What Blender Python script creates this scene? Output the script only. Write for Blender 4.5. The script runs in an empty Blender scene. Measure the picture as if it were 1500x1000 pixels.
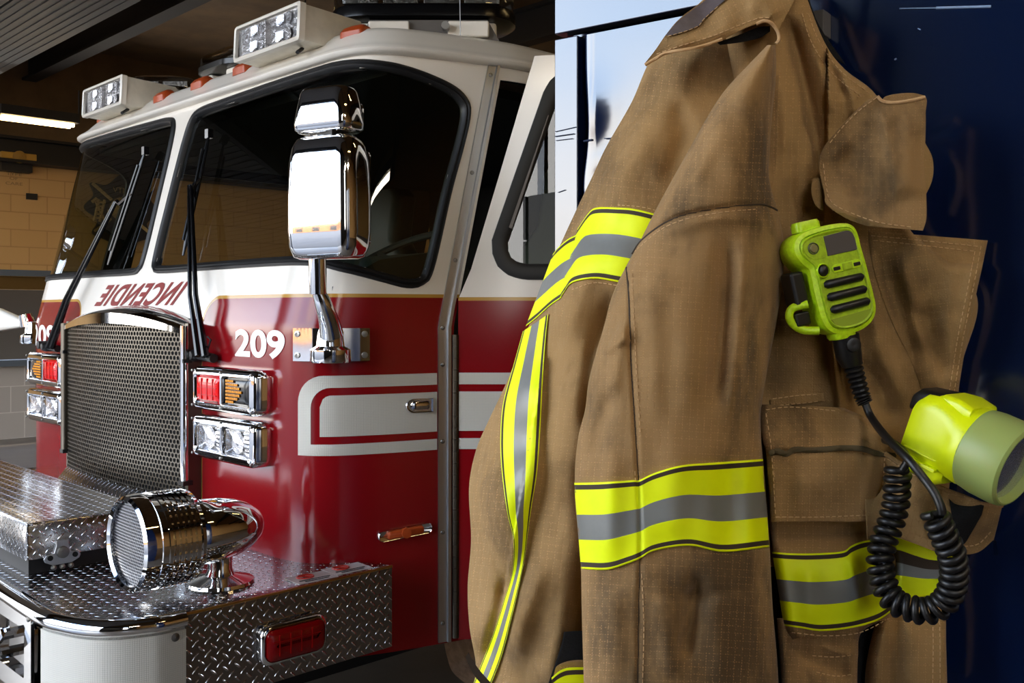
import bpy, bmesh, math, random, bisect
import numpy as np
from mathutils import Vector, Matrix, noise
random.seed(7)
PI = math.pi
sc = bpy.context.scene
COL = sc.collection

# ------------------------------------------------------------------ camera numbers (metres, world: x right, y away, z up)
F, CX, CY, H = 1450.0, 750.0, 457.0, 1.45
TH = math.radians(45.7); TC, TS = math.cos(TH), math.sin(TH)
XC, YC = -1.3485, 3.4                                     # centre of the truck's nose on the floor plan

def W(px, py, Y):
    return Vector(((px - CX) / F * Y, Y, H - (py - CY) / F * Y))
def w2l(p):                                               # world -> truck frame
    X, Y = p[0] - XC, p[1] - YC
    return Vector((TC * X - TS * Y, TS * X + TC * Y, p[2]))
def PL(px, py, Y):
    return w2l(W(px, py, Y))

# ------------------------------------------------------------------ object helpers
def props(o, label=None, cat=None, group=None, kind=None):
    if label: o['label'] = label
    if cat: o['category'] = cat
    if group: o['group'] = group
    if kind: o['kind'] = kind
    return o
def empty(name, loc=(0, 0, 0), rz=0, parent=None):
    o = bpy.data.objects.new(name, None); COL.objects.link(o)
    o.location = loc; o.rotation_euler = (0, 0, rz); o.empty_display_size = .1
    if parent: o.parent = parent
    return o

def crom(P, n, closed=False):
    """points through P (any dimension), n per span"""
    P = [np.array(p, float) for p in P]; m = len(P); out = []
    for i in range(m if closed else m - 1):
        b, c = P[i], P[(i + 1) % m]
        a = P[i - 1] if (closed or i > 0) else 2 * b - c
        d = P[(i + 2) % m] if (closed or i + 2 < m) else 2 * c - b
        for j in range(n):
            t = j / n
            out.append(.5 * (2 * b + (c - a) * t + (2 * a - 5 * b + 4 * c - d) * t * t + (3 * b - a - 3 * c + d) * t ** 3))
    if not closed: out.append(P[-1])
    return out
def resample(P, n):
    P = np.array(P, float); d = np.r_[0, np.cumsum(np.linalg.norm(np.diff(P, axis=0), axis=1))]
    t = np.linspace(0, d[-1], n)
    return np.stack([np.interp(t, d, P[:, k]) for k in range(P.shape[1])], 1)
def rrect(w, h, r, n=5):
    out = []
    for cx, cy, a0 in ((w / 2 - r, h / 2 - r, 0), (-w / 2 + r, h / 2 - r, 90), (-w / 2 + r, -h / 2 + r, 180), (w / 2 - r, -h / 2 + r, 270)):
        for k in range(n + 1):
            a = math.radians(a0 + 90 * k / n); out.append((cx + r * math.cos(a), cy + r * math.sin(a)))
    return out

class MB:
    def __init__(self): self.v = []; self.f = []; self.m = []; self.uv = None
    def add(self, vs, fs, mi=0):
        b = len(self.v); self.v += [tuple(map(float, v)) for v in vs]
        self.f += [tuple(b + i for i in f) for f in fs]; self.m += [mi] * len(fs); return self
    def box(self, c, s, M=None, mi=0):
        x, y, z = (k / 2 for k in s)
        vs = [Vector((sx * x, sy * y, sz * z)) for sx in (-1, 1) for sy in (-1, 1) for sz in (-1, 1)]
        if M is not None: vs = [M.to_3x3() @ v for v in vs]
        vs = [v + Vector(c) for v in vs]
        return self.add(vs, [(0, 1, 3, 2), (4, 6, 7, 5), (0, 4, 5, 1), (2, 3, 7, 6), (0, 2, 6, 4), (1, 5, 7, 3)], mi)
    def grid(self, rows, mi=0, closed_u=False, closed_v=False):
        n, m = len(rows), len(rows[0]); vs = [p for r in rows for p in r]; fs = []
        for i in range(n if closed_v else n - 1):
            for j in range(m if closed_u else m - 1):
                a = i * m + j; b = i * m + (j + 1) % m; c = ((i + 1) % n) * m + (j + 1) % m; d = ((i + 1) % n) * m + j
                fs.append((a, b, c, d))
        return self.add(vs, fs, mi)
    def tube(self, pts, r, n=8, closed=False, caps=True, mi=0, flat=1.0):
        P = [Vector(p) for p in pts]; k = len(P)
        rs = r if hasattr(r, '__len__') else [r] * k
        T = []
        for i in range(k):
            a = P[(i - 1) % k] if (closed or i) else P[i]; b = P[(i + 1) % k] if (closed or i < k - 1) else P[i]
            T.append((b - a).normalized() if (b - a).length > 1e-12 else Vector((0, 0, 1)))
        N = T[0].orthogonal().normalized(); rows = []
        for i in range(k):
            N = (N - T[i] * N.dot(T[i]))
            N = N.normalized() if N.length > 1e-6 else T[i].orthogonal().normalized()
            B = T[i].cross(N)
            rows.append([P[i] + (N * math.cos(2 * PI * j / n) + B * math.sin(2 * PI * j / n) * flat) * rs[i] for j in range(n)])
        b0 = len(self.v); self.grid(rows, mi, closed_u=True, closed_v=closed)
        if caps and not closed:
            self.f.append(tuple(b0 + j for j in range(n))[::-1]); self.m.append(mi)
            self.f.append(tuple(b0 + (k - 1) * n + j for j in range(n))); self.m.append(mi)
        return self
    def lathe(self, prof, o, ax, n=32, mi=0, close=True):
        """prof: [(radius, distance along axis)]"""
        ax = Vector(ax).normalized(); o = Vector(o); N = ax.orthogonal().normalized(); B = ax.cross(N)
        rows = [[o + ax * h + (N * math.cos(2 * PI * j / n) + B * math.sin(2 * PI * j / n)) * r for j in range(n)] for r, h in prof]
        b0 = len(self.v); self.grid(rows, mi, closed_u=True)
        if close:
            if prof[0][0] > 1e-5: self.f.append(tuple(b0 + j for j in range(n))[::-1]); self.m.append(mi)
            if prof[-1][0] > 1e-5: self.f.append(tuple(b0 + (len(prof) - 1) * n + j for j in range(n))); self.m.append(mi)
        return self
    def loft(self, rings, mi=0, caps=True):
        n = len(rings[0]); b0 = len(self.v); self.grid(rings, mi, closed_u=True)
        if caps:
            self.f.append(tuple(b0 + j for j in range(n))[::-1]); self.m.append(mi)
            self.f.append(tuple(b0 + (len(rings) - 1) * n + j for j in range(n))); self.m.append(mi)
        return self
    def prism(self, poly, o, ex, ey, ez, d, mi=0):
        """polygon in the plane o + a ex + b ey, extruded d along ez"""
        o, ex, ey, ez = Vector(o), Vector(ex), Vector(ey), Vector(ez)
        return self.loft([[o + ex * a + ey * b for a, b in poly], [o + ex * a + ey * b + ez * d for a, b in poly]], mi)
    def build(self, name, mats, parent=None, label=None, smooth=35, bevel=0, seg=2, recalc=True):
        me = bpy.data.meshes.new(name); me.from_pydata(self.v, [], self.f)
        mats = mats if isinstance(mats, (list, tuple)) else [mats]
        for mm in mats: me.materials.append(mm)
        me.polygons.foreach_set('material_index', self.m)
        if recalc:
            bm = bmesh.new(); bm.from_mesh(me); bmesh.ops.recalc_face_normals(bm, faces=bm.faces)
            bm.to_mesh(me); bm.free()
        uvl = me.uv_layers.new(name='UVMap')
        nl = len(me.loops); vi = np.zeros(nl, int); me.loops.foreach_get('vertex_index', vi)
        if self.uv is not None:
            uv = np.array(self.uv, float)[vi]
        else:
            co = np.array(self.v, float)[vi]; pn = np.zeros(len(me.polygons) * 3); me.polygons.foreach_get('normal', pn)
            lt = np.zeros(len(me.polygons), int); me.polygons.foreach_get('loop_total', lt)
            nn = np.abs(np.repeat(pn.reshape(-1, 3), lt, 0)); ax = nn.argmax(1)
            uv = np.where((ax == 0)[:, None], co[:, [1, 2]], np.where((ax == 1)[:, None], co[:, [0, 2]], co[:, [0, 1]]))
        uvl.data.foreach_set('uv', uv.astype(np.float32).ravel())
        if smooth:
            me.polygons.foreach_set('use_smooth', [True] * len(me.polygons))
            if smooth < 180: me.set_sharp_from_angle(angle=math.radians(smooth))
        me.update()
        o = bpy.data.objects.new(name, me); COL.objects.link(o)
        if parent: o.parent = parent
        if label: o['label'] = label
        if bevel:
            md = o.modifiers.new('bevel', 'BEVEL'); md.width = bevel; md.segments = seg; md.limit_method = 'ANGLE'; md.angle_limit = math.radians(40)
            md.harden_normals = True
        return o
def build_each(b, name, mats, parent=None, **k):
    """every loose piece of the builder becomes an object of its own"""
    p = list(range(len(b.v)))
    def find(i):
        while p[i] != i: p[i] = p[p[i]]; i = p[i]
        return i
    for f in b.f:
        r = find(f[0])
        for q in f[1:]: p[find(q)] = r
    gr = {}
    for f in b.f: gr.setdefault(find(f[0]), []).append(f)
    out = []
    for fs in gr.values():
        ix = sorted({q for f in fs for q in f}); mp = {q: n_ for n_, q in enumerate(ix)}
        c = MB(); c.add([b.v[q] for q in ix], [tuple(mp[q] for q in f) for f in fs]); out.append(c.build(name, mats, parent, **k))
    return out
def box(name, c, s, m, parent=None, bevel=0, label=None, M=None, **k):
    return MB().box(c, s, M).build(name, m, parent, label, bevel=bevel, **k)

# ------------------------------------------------------------------ materials
def srgb(h):
    h = h.lstrip('#'); v = [int(h[i:i + 2], 16) / 255 for i in (0, 2, 4)]
    return tuple(c / 12.92 if c <= .04045 else ((c + .055) / 1.055) ** 2.4 for c in v) + (1,)
class NT:
    def __init__(self, name):
        self.mat = bpy.data.materials.new(name); self.mat.use_nodes = True
        self.t = self.mat.node_tree; self.t.nodes.clear()
        self.out = self.t.nodes.new('ShaderNodeOutputMaterial')
    def n(self, typ, **k):
        nd = self.t.nodes.new('ShaderNode' + typ)
        for a, b in k.items():
            if a.startswith('i_'):
                nd.inputs[a[2:].replace('_', ' ')].default_value = b
            else: setattr(nd, a, b)
        return nd
    def l(self, a, b): self.t.links.new(a, b)
    def _s(self, nd, i, v):
        if hasattr(v, 'is_output') or isinstance(v, bpy.types.NodeSocket): self.l(v, nd.inputs[i])
        elif v is not None: nd.inputs[i].default_value = v
    def math(self, op, a, b=None, c=None, clamp=False):
        nd = self.n('Math', operation=op, use_clamp=clamp)
        for i, v in enumerate((a, b, c)): self._s(nd, i, v)
        return nd.outputs[0]
    def vmath(self, op, a, b=None):
        nd = self.n('VectorMath', operation=op); self._s(nd, 0, a); self._s(nd, 1, b)
        return nd.outputs[0]
    def mix(self, fac, a, b, mode='MIX'):
        nd = self.n('Mix', data_type='RGBA', blend_type=mode)
        self._s(nd, 0, fac); self._s(nd, 6, a); self._s(nd, 7, b); return nd.outputs[2]
    def ss(self, v, lo, hi):
        nd = self.n('MapRange', interpolation_type='SMOOTHSTEP'); self._s(nd, 0, v)
        nd.inputs[1].default_value = lo; nd.inputs[2].default_value = hi; return nd.outputs[0]
    def xyz(self, v):
        nd = self.n('SeparateXYZ'); self.l(v, nd.inputs[0]); return nd.outputs
    def coord(self, k='Object'): return self.n('TexCoord').outputs[k]
    def noise(self, v, scale, det=3, rough=.55):
        nd = self.n('TexNoise'); nd.inputs['Scale'].default_value = scale; nd.inputs['Detail'].default_value = det
        nd.inputs['Roughness'].default_value = rough
        if v is not None: self.l(v, nd.inputs['Vector'])
        return nd.outputs[0]
    def bump(self, h, dist, strength=1, normal=None):
        nd = self.n('Bump'); nd.inputs['Distance'].default_value = dist; nd.inputs['Strength'].default_value = strength
        self.l(h, nd.inputs['Height'])
        if normal is not None: self.l(normal, nd.inputs['Normal'])
        return nd.outputs[0]
    def pbr(self, col, rough=.5, metal=0, normal=None, **k):
        b = self.n('BsdfPrincipled'); self._s(b, 'Base Color', col); self._s(b, 'Roughness', rough); self._s(b, 'Metallic', metal)
        if normal is not None: self.l(normal, b.inputs['Normal'])
        for a, v in k.items(): self._s(b, a.replace('_', ' '), v)
        self.l(b.outputs[0], self.out.inputs[0]); return b
def simple(name, col, rough=.5, metal=0, grain=None, **k):
    t = NT(name); c = srgb(col) if isinstance(col, str) else col
    nm = None
    if grain:
        v = t.coord(); f = t.noise(v, grain[0]); nm = t.bump(f, grain[1])
        c = t.mix(t.ss(f, .3, .7), tuple(x * grain[2] for x in c[:3]) + (1,), c)
    t.pbr(c, rough, metal, nm, **k); return t.mat
def emis(name, col, st):
    t = NT(name); e = t.n('Emission'); e.inputs[0].default_value = srgb(col); e.inputs[1].default_value = st
    t.l(e.outputs[0], t.out.inputs[0]); return t.mat

CHROME = simple('chrome', '#ececec', .045, 1)
def mk_steel():
    t = NT('brushed_aluminium'); v = t.coord('UV'); mp = t.n('Mapping'); mp.inputs['Scale'].default_value = (400, 6, 1); t.l(v, mp.inputs[0])
    t.pbr(srgb('#b9bcc0'), .34, 1, t.bump(t.noise(mp.outputs[0], 1, 2), .0004)); return t.mat
ALU = mk_steel()
BLACK = simple('black_rubber', '#0c0c0d', .5)
GLOSSBLACK = simple('gloss_black', '#08080a', .22)
DARK = simple('dark_cavity', '#040404', .9)
WHITEP = simple('white_paint', '#e9e4da', .22)
CREAM = simple('cream_painted_metal', '#cfc9bb', .4, grain=(30, .0003, .9))
GREYP = simple('grey_plastic', '#55504c', .5)
BOLT = simple('bolt_steel', '#8a8a88', .35, 1)
CLEARL = None
def mk_glass(name, tint, rough=.0, ior=1.5, base=.04):
    t = NT(name); tr = t.n('BsdfTransparent'); tr.inputs[0].default_value = tint
    g = t.n('BsdfGlossy'); g.inputs['Roughness'].default_value = rough; g.inputs[0].default_value = (1, 1, 1, 1)
    lw = t.n('LayerWeight'); lw.inputs[0].default_value = .5
    fo = t.math('MULTIPLY_ADD', t.math('POWER', lw.outputs['Facing'], 5), .95, base)
    mx = t.n('MixShader'); t.l(fo, mx.inputs[0]); t.l(tr.outputs[0], mx.inputs[1]); t.l(g.outputs[0], mx.inputs[2])
    t.l(mx.outputs[0], t.out.inputs[0]); return t.mat
GLASS = mk_glass('tinted_glass', (.52, .55, .46, 1))
CLEARL = mk_glass('clear_lens', (.95, .95, .95, 1))
REDL = simple('red_lens', '#d8060a', .12, 0, Emission_Color=srgb('#e00408'), Emission_Strength=.0)
DKRED = simple('dark_red_lens', '#7a0608', .15)
AMBER = simple('amber_lens', '#d98a10', .2)
ORANGE = simple('orange_lens', '#a8441a', .35)
REFLECTOR = simple('lamp_reflector', '#dcdce0', .2, .75, grain=(60, .002, .7))
LIME = simple('lime_plastic', '#cdf418', .38, grain=(300, .0004, .82))
LIMED = simple('lime_plastic_worn', '#b6d81c', .5, grain=(250, .0004, .75))
YELP = simple('yellow_plastic', '#e4f20a', .32)
OLIVE = simple('glow_ring_rubber', '#9aa85c', .42, Subsurface_Weight=.15)
CORD = simple('black_cord_rubber', '#131110', .42)
SCREEN = simple('grey_screen', '#55504e', .35)

def mk_paint():
    t = NT('cab_two_tone_paint'); x, y, z = t.xyz(t.coord())
    ax = t.math('ABSOLUTE', x)
    ex = t.math('SUBTRACT', ax, .50); ez = t.math('SUBTRACT', 1.492, z); r = .075
    qx = t.math('MAXIMUM', t.math('SUBTRACT', r, ex), 0); qz = t.math('MAXIMUM', t.math('SUBTRACT', r, ez), 0)
    d = t.math('SUBTRACT', r, t.math('SQRT', t.math('ADD', t.math('MULTIPLY', qx, qx), t.math('MULTIPLY', qz, qz))))
    red = t.math('GREATER_THAN', d, 0)
    gold = t.math('MULTIPLY', t.math('GREATER_THAN', d, -.009), t.math('LESS_THAN', d, .001))
    c = t.mix(red, srgb('#e6e0d6'), srgb('#7c0b12'))
    c = t.mix(gold, c, srgb('#b58a3c'))
    f = t.noise(t.coord(), 9, 2)
    t.pbr(c, .16, 0, t.bump(f, .0006), IOR=1.48); return t.mat
PAINT = mk_paint()
def mk_diamond():
    t = NT('diamond_plate'); u, v, _ = t.xyz(t.coord('UV')); fq = 46.0
    a = t.math('MULTIPLY', t.math('ADD', u, v), fq * .7071); b = t.math('MULTIPLY', t.math('SUBTRACT', u, v), fq * .7071)
    ca = t.math('FLOOR', a); cb = t.math('FLOOR', b)
    fa = t.math('SUBTRACT', t.math('SUBTRACT', a, ca), .5); fb = t.math('SUBTRACT', t.math('SUBTRACT', b, cb), .5)
    par = t.math('ABSOLUTE', t.math('MODULO', t.math('ADD', ca, cb), 2))
    mx = t.n('Mix', data_type='FLOAT'); t.l(par, mx.inputs[0]); t.l(fa, mx.inputs[2]); t.l(fb, mx.inputs[3]); lo = mx.outputs[0]
    my = t.n('Mix', data_type='FLOAT'); t.l(par, my.inputs[0]); t.l(fb, my.inputs[2]); t.l(fa, my.inputs[3]); sh = my.outputs[0]
    e = t.math('SQRT', t.math('ADD', t.math('POWER', t.math('DIVIDE', t.math('ABSOLUTE', lo), .56), 2), t.math('POWER', t.math('DIVIDE', t.math('ABSOLUTE', sh), .15), 2)))
    h = t.ss(e, 1.0, .45)
    w = t.noise(t.coord('UV'), 14, 2)
    nm = t.bump(h, .0035, 1.0, t.bump(w, .004, .35))
    c = t.mix(h, srgb('#a3a3a5'), srgb('#e0e0e0'))
    t.pbr(c, t.math('MULTIPLY_ADD', h, -.08, .2), 1, nm); return t.mat
DIAMOND = mk_diamond()
def mk_reflective(name, c1, c2, rough=.45):
    t = NT(name); v = t.vmath('MULTIPLY', t.coord('UV'), (150, 150, 150))
    v = t.vmath('MULTIPLY', v, (1.5, 1.5, 1.5)); vo = t.n('TexVoronoi', feature='DISTANCE_TO_EDGE'); vo.inputs['Scale'].default_value = 1; vo.inputs['Randomness'].default_value = 0; t.l(v, vo.inputs['Vector'])
    f = t.ss(vo.outputs[0], .02, .14)
    t.pbr(t.mix(f, srgb(c1), srgb(c2)), rough, .15, t.bump(f, .0004)); return t.mat
REFW = mk_reflective('white_reflective_sheet', '#b7b5ac', '#cac7bd')
LETTERW = simple('white_lettering', '#efeae2', .4)
LETTERR = simple('red_lettering', '#a8241a', .3)

def mk_fabric(name, base, dark, seed=0.0, dirt=.5):
    t = NT(name); uv = t.coord('UV'); u, v, _ = t.xyz(uv); ob = t.coord()
    wob = t.math('MULTIPLY', t.math('SUBTRACT', t.noise(ob, 18, 2), .5), .004)
    P = 1 / .0062
    def line(c, o):
        f = t.math('FRACT', t.math('MULTIPLY', t.math('ADD', c, wob), P))
        d = t.math('ABSOLUTE', t.math('SUBTRACT', f, .5))
        m = t.ss(d, .10, .02)
        s = t.ss(t.math('SINE', t.math('MULTIPLY', o, 2 * PI / .0024)), -.9, .5)
        return t.math('MULTIPLY', m, s)
    ln = t.math('MAXIMUM', line(u, v), t.math('MULTIPLY', line(v, u), .85))
    wv = t.noise(t.vmath('MULTIPLY', uv, (1600, 1600, 1)), 1, 2)
    fade = t.ss(t.noise(ob, 9, 3), .32, .62)
    ln2 = t.math('MULTIPLY', t.math('MULTIPLY', ln, t.ss(t.noise(uv, 420, 2), .36, .6)), t.math('MULTIPLY_ADD', fade, .8, .15))
    so = t.noise(t.vmath('MULTIPLY', t.vmath('ADD', ob, (seed, seed, seed)), (1.5, 1.5, .8)), 8, 5, .62)
    c = t.mix(t.math('MULTIPLY', t.ss(so, .44, .68), dirt), srgb(base), srgb(dark))
    c = t.mix(t.math('MULTIPLY', t.ss(t.noise(ob, 23, 4), .55, .8), dirt * .6), c, srgb(dark))
    c = t.mix(t.math('MULTIPLY', ln2, .46), c, srgb('#e2ab72'))
    c = t.mix(.12, c, t.mix(wv, (.0, .0, .0, 1), (1, 1, 1, 1)), 'OVERLAY')
    h = t.math('ADD', t.math('MULTIPLY', ln, .5), t.math('MULTIPLY', wv, .35))
    nm = t.bump(h, .0007, .55, t.bump(t.noise(ob, 42, 4, .6), .0034, .6, t.bump(t.noise(ob, 14, 3), .011, .55)))
    t.pbr(c, .82, 0, nm, Sheen_Weight=.08, Specular_IOR_Level=.2); return t.mat
TAN = mk_fabric('tan_ripstop_fabric', '#a17f51', '#5a4428', 0, .6)
TAND = mk_fabric('soiled_ripstop_fabric', '#9a784d', '#4c3d29', 3.1, .85)
TANS = simple('tan_bound_edge', '#c79f70', .8)
THREAD = simple('tan_thread', '#cfa878', .8)
BROWNT = simple('dark_brown_binding', '#3a2c1e', .8)
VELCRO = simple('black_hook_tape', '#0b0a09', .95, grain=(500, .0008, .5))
LEATHER = simple('grey_leather_patch', '#5c5152', .55, grain=(120, .0006, .8))
def mk_tape(name, col, rough, metal=0.0, sp=.3):
    t = NT(name); ob = t.coord(); f = t.noise(ob, 30, 4)
    c = t.mix(t.math('MULTIPLY', t.ss(f, .52, .8), .22), srgb(col), tuple(x * .55 for x in srgb(col)[:3]) + (1,))
    t.pbr(c, rough, metal, t.bump(t.noise(ob, 40, 3), .002, .4), Specular_IOR_Level=sp); return t.mat
TLIME = mk_tape('lime_reflective_tape', '#f2ff00', .55)
TSILV = mk_tape('silver_reflective_tape', '#84847f', .45, .25)

def mk_blue():
    t = NT('locker_blue_paint'); ob = t.coord(); x, y, z = t.xyz(ob)
    # pressed-in dent near the hinge edge and slight oil-canning of the sheet
    f = t.noise(ob, 5, 2, .4)
    dx = t.math('DIVIDE', t.math('SUBTRACT', x, .046), .05); dz = t.math('DIVIDE', t.math('SUBTRACT', z, 1.68), .04)
    dent = t.math('MULTIPLY', t.math('GREATER_THAN', x, .037), t.math('EXPONENT', t.math('MULTIPLY', t.math('ADD', t.math('MULTIPLY', dx, dx), t.math('MULTIPLY', dz, dz)), -1.0)))
    nm = t.bump(dent, .007, .7, t.bump(f, .006, .25))
    sp = t.noise(ob, 60, 4); 
    t.pbr(srgb('#061737'), t.math('MULTIPLY_ADD', sp, .05, .11), 0, nm, IOR=1.9); return t.mat
BLUE = mk_blue()

# ================================================================== FIRE TRUCK (frame: x to the near side, y rearward, z up)
TR = empty('fire_truck', (XC, YC, 0), -TH)
props(TR, 'red and white fire engine with mirrored INCENDIE lettering and unit number 209', 'fire truck')
RK, RZ0 = .25, 1.41
_hp = [(0, .05), (.5, .05), (.85, .052), (.95, .056), (1.03, .076), (1.085, .12), (1.12, .18), (1.165, .3), (1.2, .42), (1.225, .52), (1.233, .64), (1.235, .8), (1.235, 1.0), (1.235, 1.3), (1.235, 1.7), (1.235, 2.1), (1.235, 2.5)]
_fine = [tuple(p) for p in crom([(-.5, .05)] + _hp, 24)][24:]
_S = [0]
for _a, _b in zip(_fine, _fine[1:]): _S.append(_S[-1] + math.dist(_a, _b))
def con(s):
    sg = 1 if s >= 0 else -1; s = abs(s); i = min(max(bisect.bisect_right(_S, s) - 1, 0), len(_S) - 2)
    t = (s - _S[i]) / (_S[i + 1] - _S[i])
    return sg * (_fine[i][0] * (1 - t) + _fine[i + 1][0] * t), _fine[i][1] * (1 - t) + _fine[i + 1][1] * t
def cnorm(s):
    a, b = con(s - .004), con(s + .004); dx, dy = b[0] - a[0], b[1] - a[1]; l = math.hypot(dx, dy)
    return dy / l, -dx / l
def srf(s, z, off=0.0):
    x, y = con(s)
    if off:
        nx, ny = cnorm(s); x += nx * off; y += ny * off
    return Vector((x, y + RK * max(0, z - RZ0), z))
def inpoly(x, y, P):
    c = False; n = len(P)
    for i in range(n):
        x1, y1 = P[i]; x2, y2 = P[i - 1]
        if (y1 > y) != (y2 > y) and x < (x2 - x1) * (y - y1) / (y2 - y1) + x1: c = not c
    return c
def shrink(P, d):
    n = len(P); out = []
    A = sum(P[i - 1][0] * P[i][1] - P[i][0] * P[i - 1][1] for i in range(n)); sg = 1 if A > 0 else -1
    for i in range(n):
        a, b = P[i - 1], P[(i + 1) % n]; dx, dy = b[0] - a[0], b[1] - a[1]; l = math.hypot(dx, dy) or 1
        out.append((P[i][0] - sg * dy / l * d, P[i][1] + sg * dx / l * d))
    return out
_pane = [(.035, 1.64), (.062, 1.595), (.13, 1.583), (.5, 1.584), (.976, 1.582), (1.11, 1.562), (1.23, 1.535), (1.304, 1.519), (1.352, 1.527), (1.376, 1.575),
         (1.385, 1.8), (1.397, 1.95), (1.397, 2.04), (1.375, 2.083), (1.32, 2.118), (1.21, 2.151), (1.10, 2.170), (.95, 2.182), (.7, 2.182), (.3, 2.175), (.12, 2.168), (.062, 2.140), (.042, 2.06), (.035, 1.85)]
PANE = [tuple(p) for p in crom(_pane, 8, True)]
PANEIN = shrink(PANE, .02)
DOORH = [(1.478, .56), (2.55, .56), (2.55, 2.15), (1.478, 2.15)]
# --- painted shell with window and door openings
SS = list(np.arange(-3.25, 3.2501, .0125)); ZS = list(np.arange(.5, 2.2051, .0125))
def shell(off, name, m):
    b = MB(); rows = [[srf(s, z, off) for s in SS] for z in ZS]; b.grid(rows)
    ns = len(SS); keep = []
    for i in range(len(ZS) - 1):
        z = (ZS[i] + ZS[i + 1]) / 2
        for j in range(ns - 1):
            s = (SS[j] + SS[j + 1]) / 2; a = abs(s)
            hole = False
            if 1.5 < z < 2.2 and a < 1.42: hole = inpoly(a, z, PANEIN)
            elif 1.478 < a < 2.55 and .56 < z < 2.15: hole = (s > 0) or (1.60 < z < 2.12 and 1.50 < a < 2.45)
            if not hole: keep.append(i * (ns - 1) + j)
    b.f = [b.f[k] for k in keep]; b.m = [0] * len(b.f)
    return b.build(name, m, TR, smooth=180)
shell(0, 'cab_body', PAINT)
LINER = simple('dark_cab_liner', '#17181a', .8)
shell(-.02, 'cab_liner', LINER)
for sg in (1, -1):
    nm = 'windshield_pane'
    b = MB(); P = shrink(PANE, .004)
    ss = np.arange(.02, 1.42, .02); zs = np.arange(1.5, 2.2, .02)
    rows = [[srf(sg * s, z, -.008) for s in ss] for z in zs]; b.grid(rows)
    b.f = [f for k, f in enumerate(b.f) if inpoly(ss[k % (len(ss) - 1)] + .01, zs[k // (len(ss) - 1)] + .01, P)]; b.m = [0] * len(b.f)
    b.build(nm, GLASS, TR, smooth=180)
    if sg < 0: MB().grid([[srf(-s, z, -.008) for s in np.arange(1.48, 2.48, .05)] for z in (1.58, 1.86, 2.14)]).build('side_window', CLEARL, TR, smooth=180)
    g = MB(); ring = resample(PANE + PANE[:1], 220)[:-1]; ctr = shrink([tuple(p) for p in ring], .011)
    rows = []
    for k, (s, z) in enumerate(ctr):
        a, c = ctr[k - 1], ctr[(k + 1) % len(ctr)]; dx, dy = c[0] - a[0], c[1] - a[1]; l = math.hypot(dx, dy); nx, ny = -dy / l, dx / l
        rows.append([srf(sg * (s + nx * w), z + ny * w, o) for w, o in ((-.013, -.004), (-.011, .006), (-.004, .009), (.0, .005), (.005, .010), (.013, .005), (.016, -.012))])
    g.grid(rows, closed_v=True, closed_u=True).build('window_gasket', BLACK, TR, smooth=60)

# --- roof cap: drip lip all round, then a shallow crown
b = MB(); rings = []
ssr = [p for p in SS[::3]]
for off, z in ((-.006, 2.188), (.014, 2.19), (.026, 2.197), (.028, 2.205), (.022, 2.212), (.008, 2.220), (-.01, 2.234), (-.05, 2.274), (-.075, 2.292), (-.13, 2.304), (-.35, 2.322), (-.7, 2.332), (-1.1, 2.338)):
    r = []
    for s in ssr:
        if off > -.012: q = srf(s, 2.2, off)
        else:
            q = srf(s, 2.2, -.01); k = 1 + (off + .01) / 1.25; q = Vector((q.x * k, 1.35 + (q.y - 1.35) * k, 0))
        r.append((q.x, q.y, z))
    rings.append(r)
b.grid(rings); b.f.append(tuple(len(b.v) - len(ssr) + j for j in range(len(ssr)))); b.m.append(0)
b.build('cab_roof', WHITEP, TR, smooth=50)
# --- rear bulkhead and pump body behind the cab, chassis, wheels
box('cab_back_wall', (0, 2.38, 1.34), (2.4, .03, 1.66), LINER, TR)
box('cab_floor', (0, 1.25, .55), (2.3, 2.2, .05), LINER, TR)
box('chassis_frame', (0, 2.8, .42), (1.5, 6.2, .22), DARK, TR)
REDP = simple('red_body_paint', '#6a070d', .2)
box('pump_body', (0, 4.6, 1.45), (2.46, 4.2, 1.9), REDP, TR, bevel=.03)
box('cab_headliner', (0, 1.35, 2.16), (2.1, 2.0, .03), LINER, TR)
for x in (-1.02, 1.02):
    for y in (1.55, 5.2):
        b = MB().lathe([(.2, -.13), (.42, -.13), (.5, -.11), (.52, -.05), (.52, .05), (.5, .11), (.42, .13), (.2, .13)], (x, y, .52), (1, 0, 0), 40)
        b.build('wheel', BLACK, TR)

# --- grille
def gy(x): return .004 - .035 * (1 - min(1, abs(x) / .5) ** 2)
def gtop(x): return 1.388 + .028 * (1 - (x / .48) ** 2)
b = MB(); px_, pz = .0195, .0145; 
def cell(cx, cz):
    out = []; inn = []
    for (ox, oz) in ((0, .5), (.5, .25), (.5, -.25), (0, -.5), (-.5, -.25), (-.5, .25)):
        out.append((cx + ox * px_, cz + oz * pz * 1.3333)); inn.append((cx + ox * px_ * .74, cz + oz * pz * .98))
    vs = [(x, gy(x), z) for x, z in out] + [(x, gy(x), z) for x, z in inn] + [(x, gy(x) + .003, z) for x, z in inn]
    b.add(vs, [(k, (k + 1) % 6, 6 + (k + 1) % 6, 6 + k) for k in range(6)] + [(6 + k, 6 + (k + 1) % 6, 12 + (k + 1) % 6, 12 + k) for k in range(6)])
i = 0; z = .872
while z < 1.43:
    x = -.47 + (px_ / 2 if i % 2 else 0)
    while x < .47:
        if z < gtop(x): cell(x, z)
        x += px_
    z += pz; i += 1
GRILLE = empty('grille', (0, 0, 0), 0, TR)
PERF = simple('perforated_steel', '#69635a', .36, 1)
b.build('grille_mesh', PERF, GRILLE, smooth=30)
b = MB()
rows = []
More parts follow.
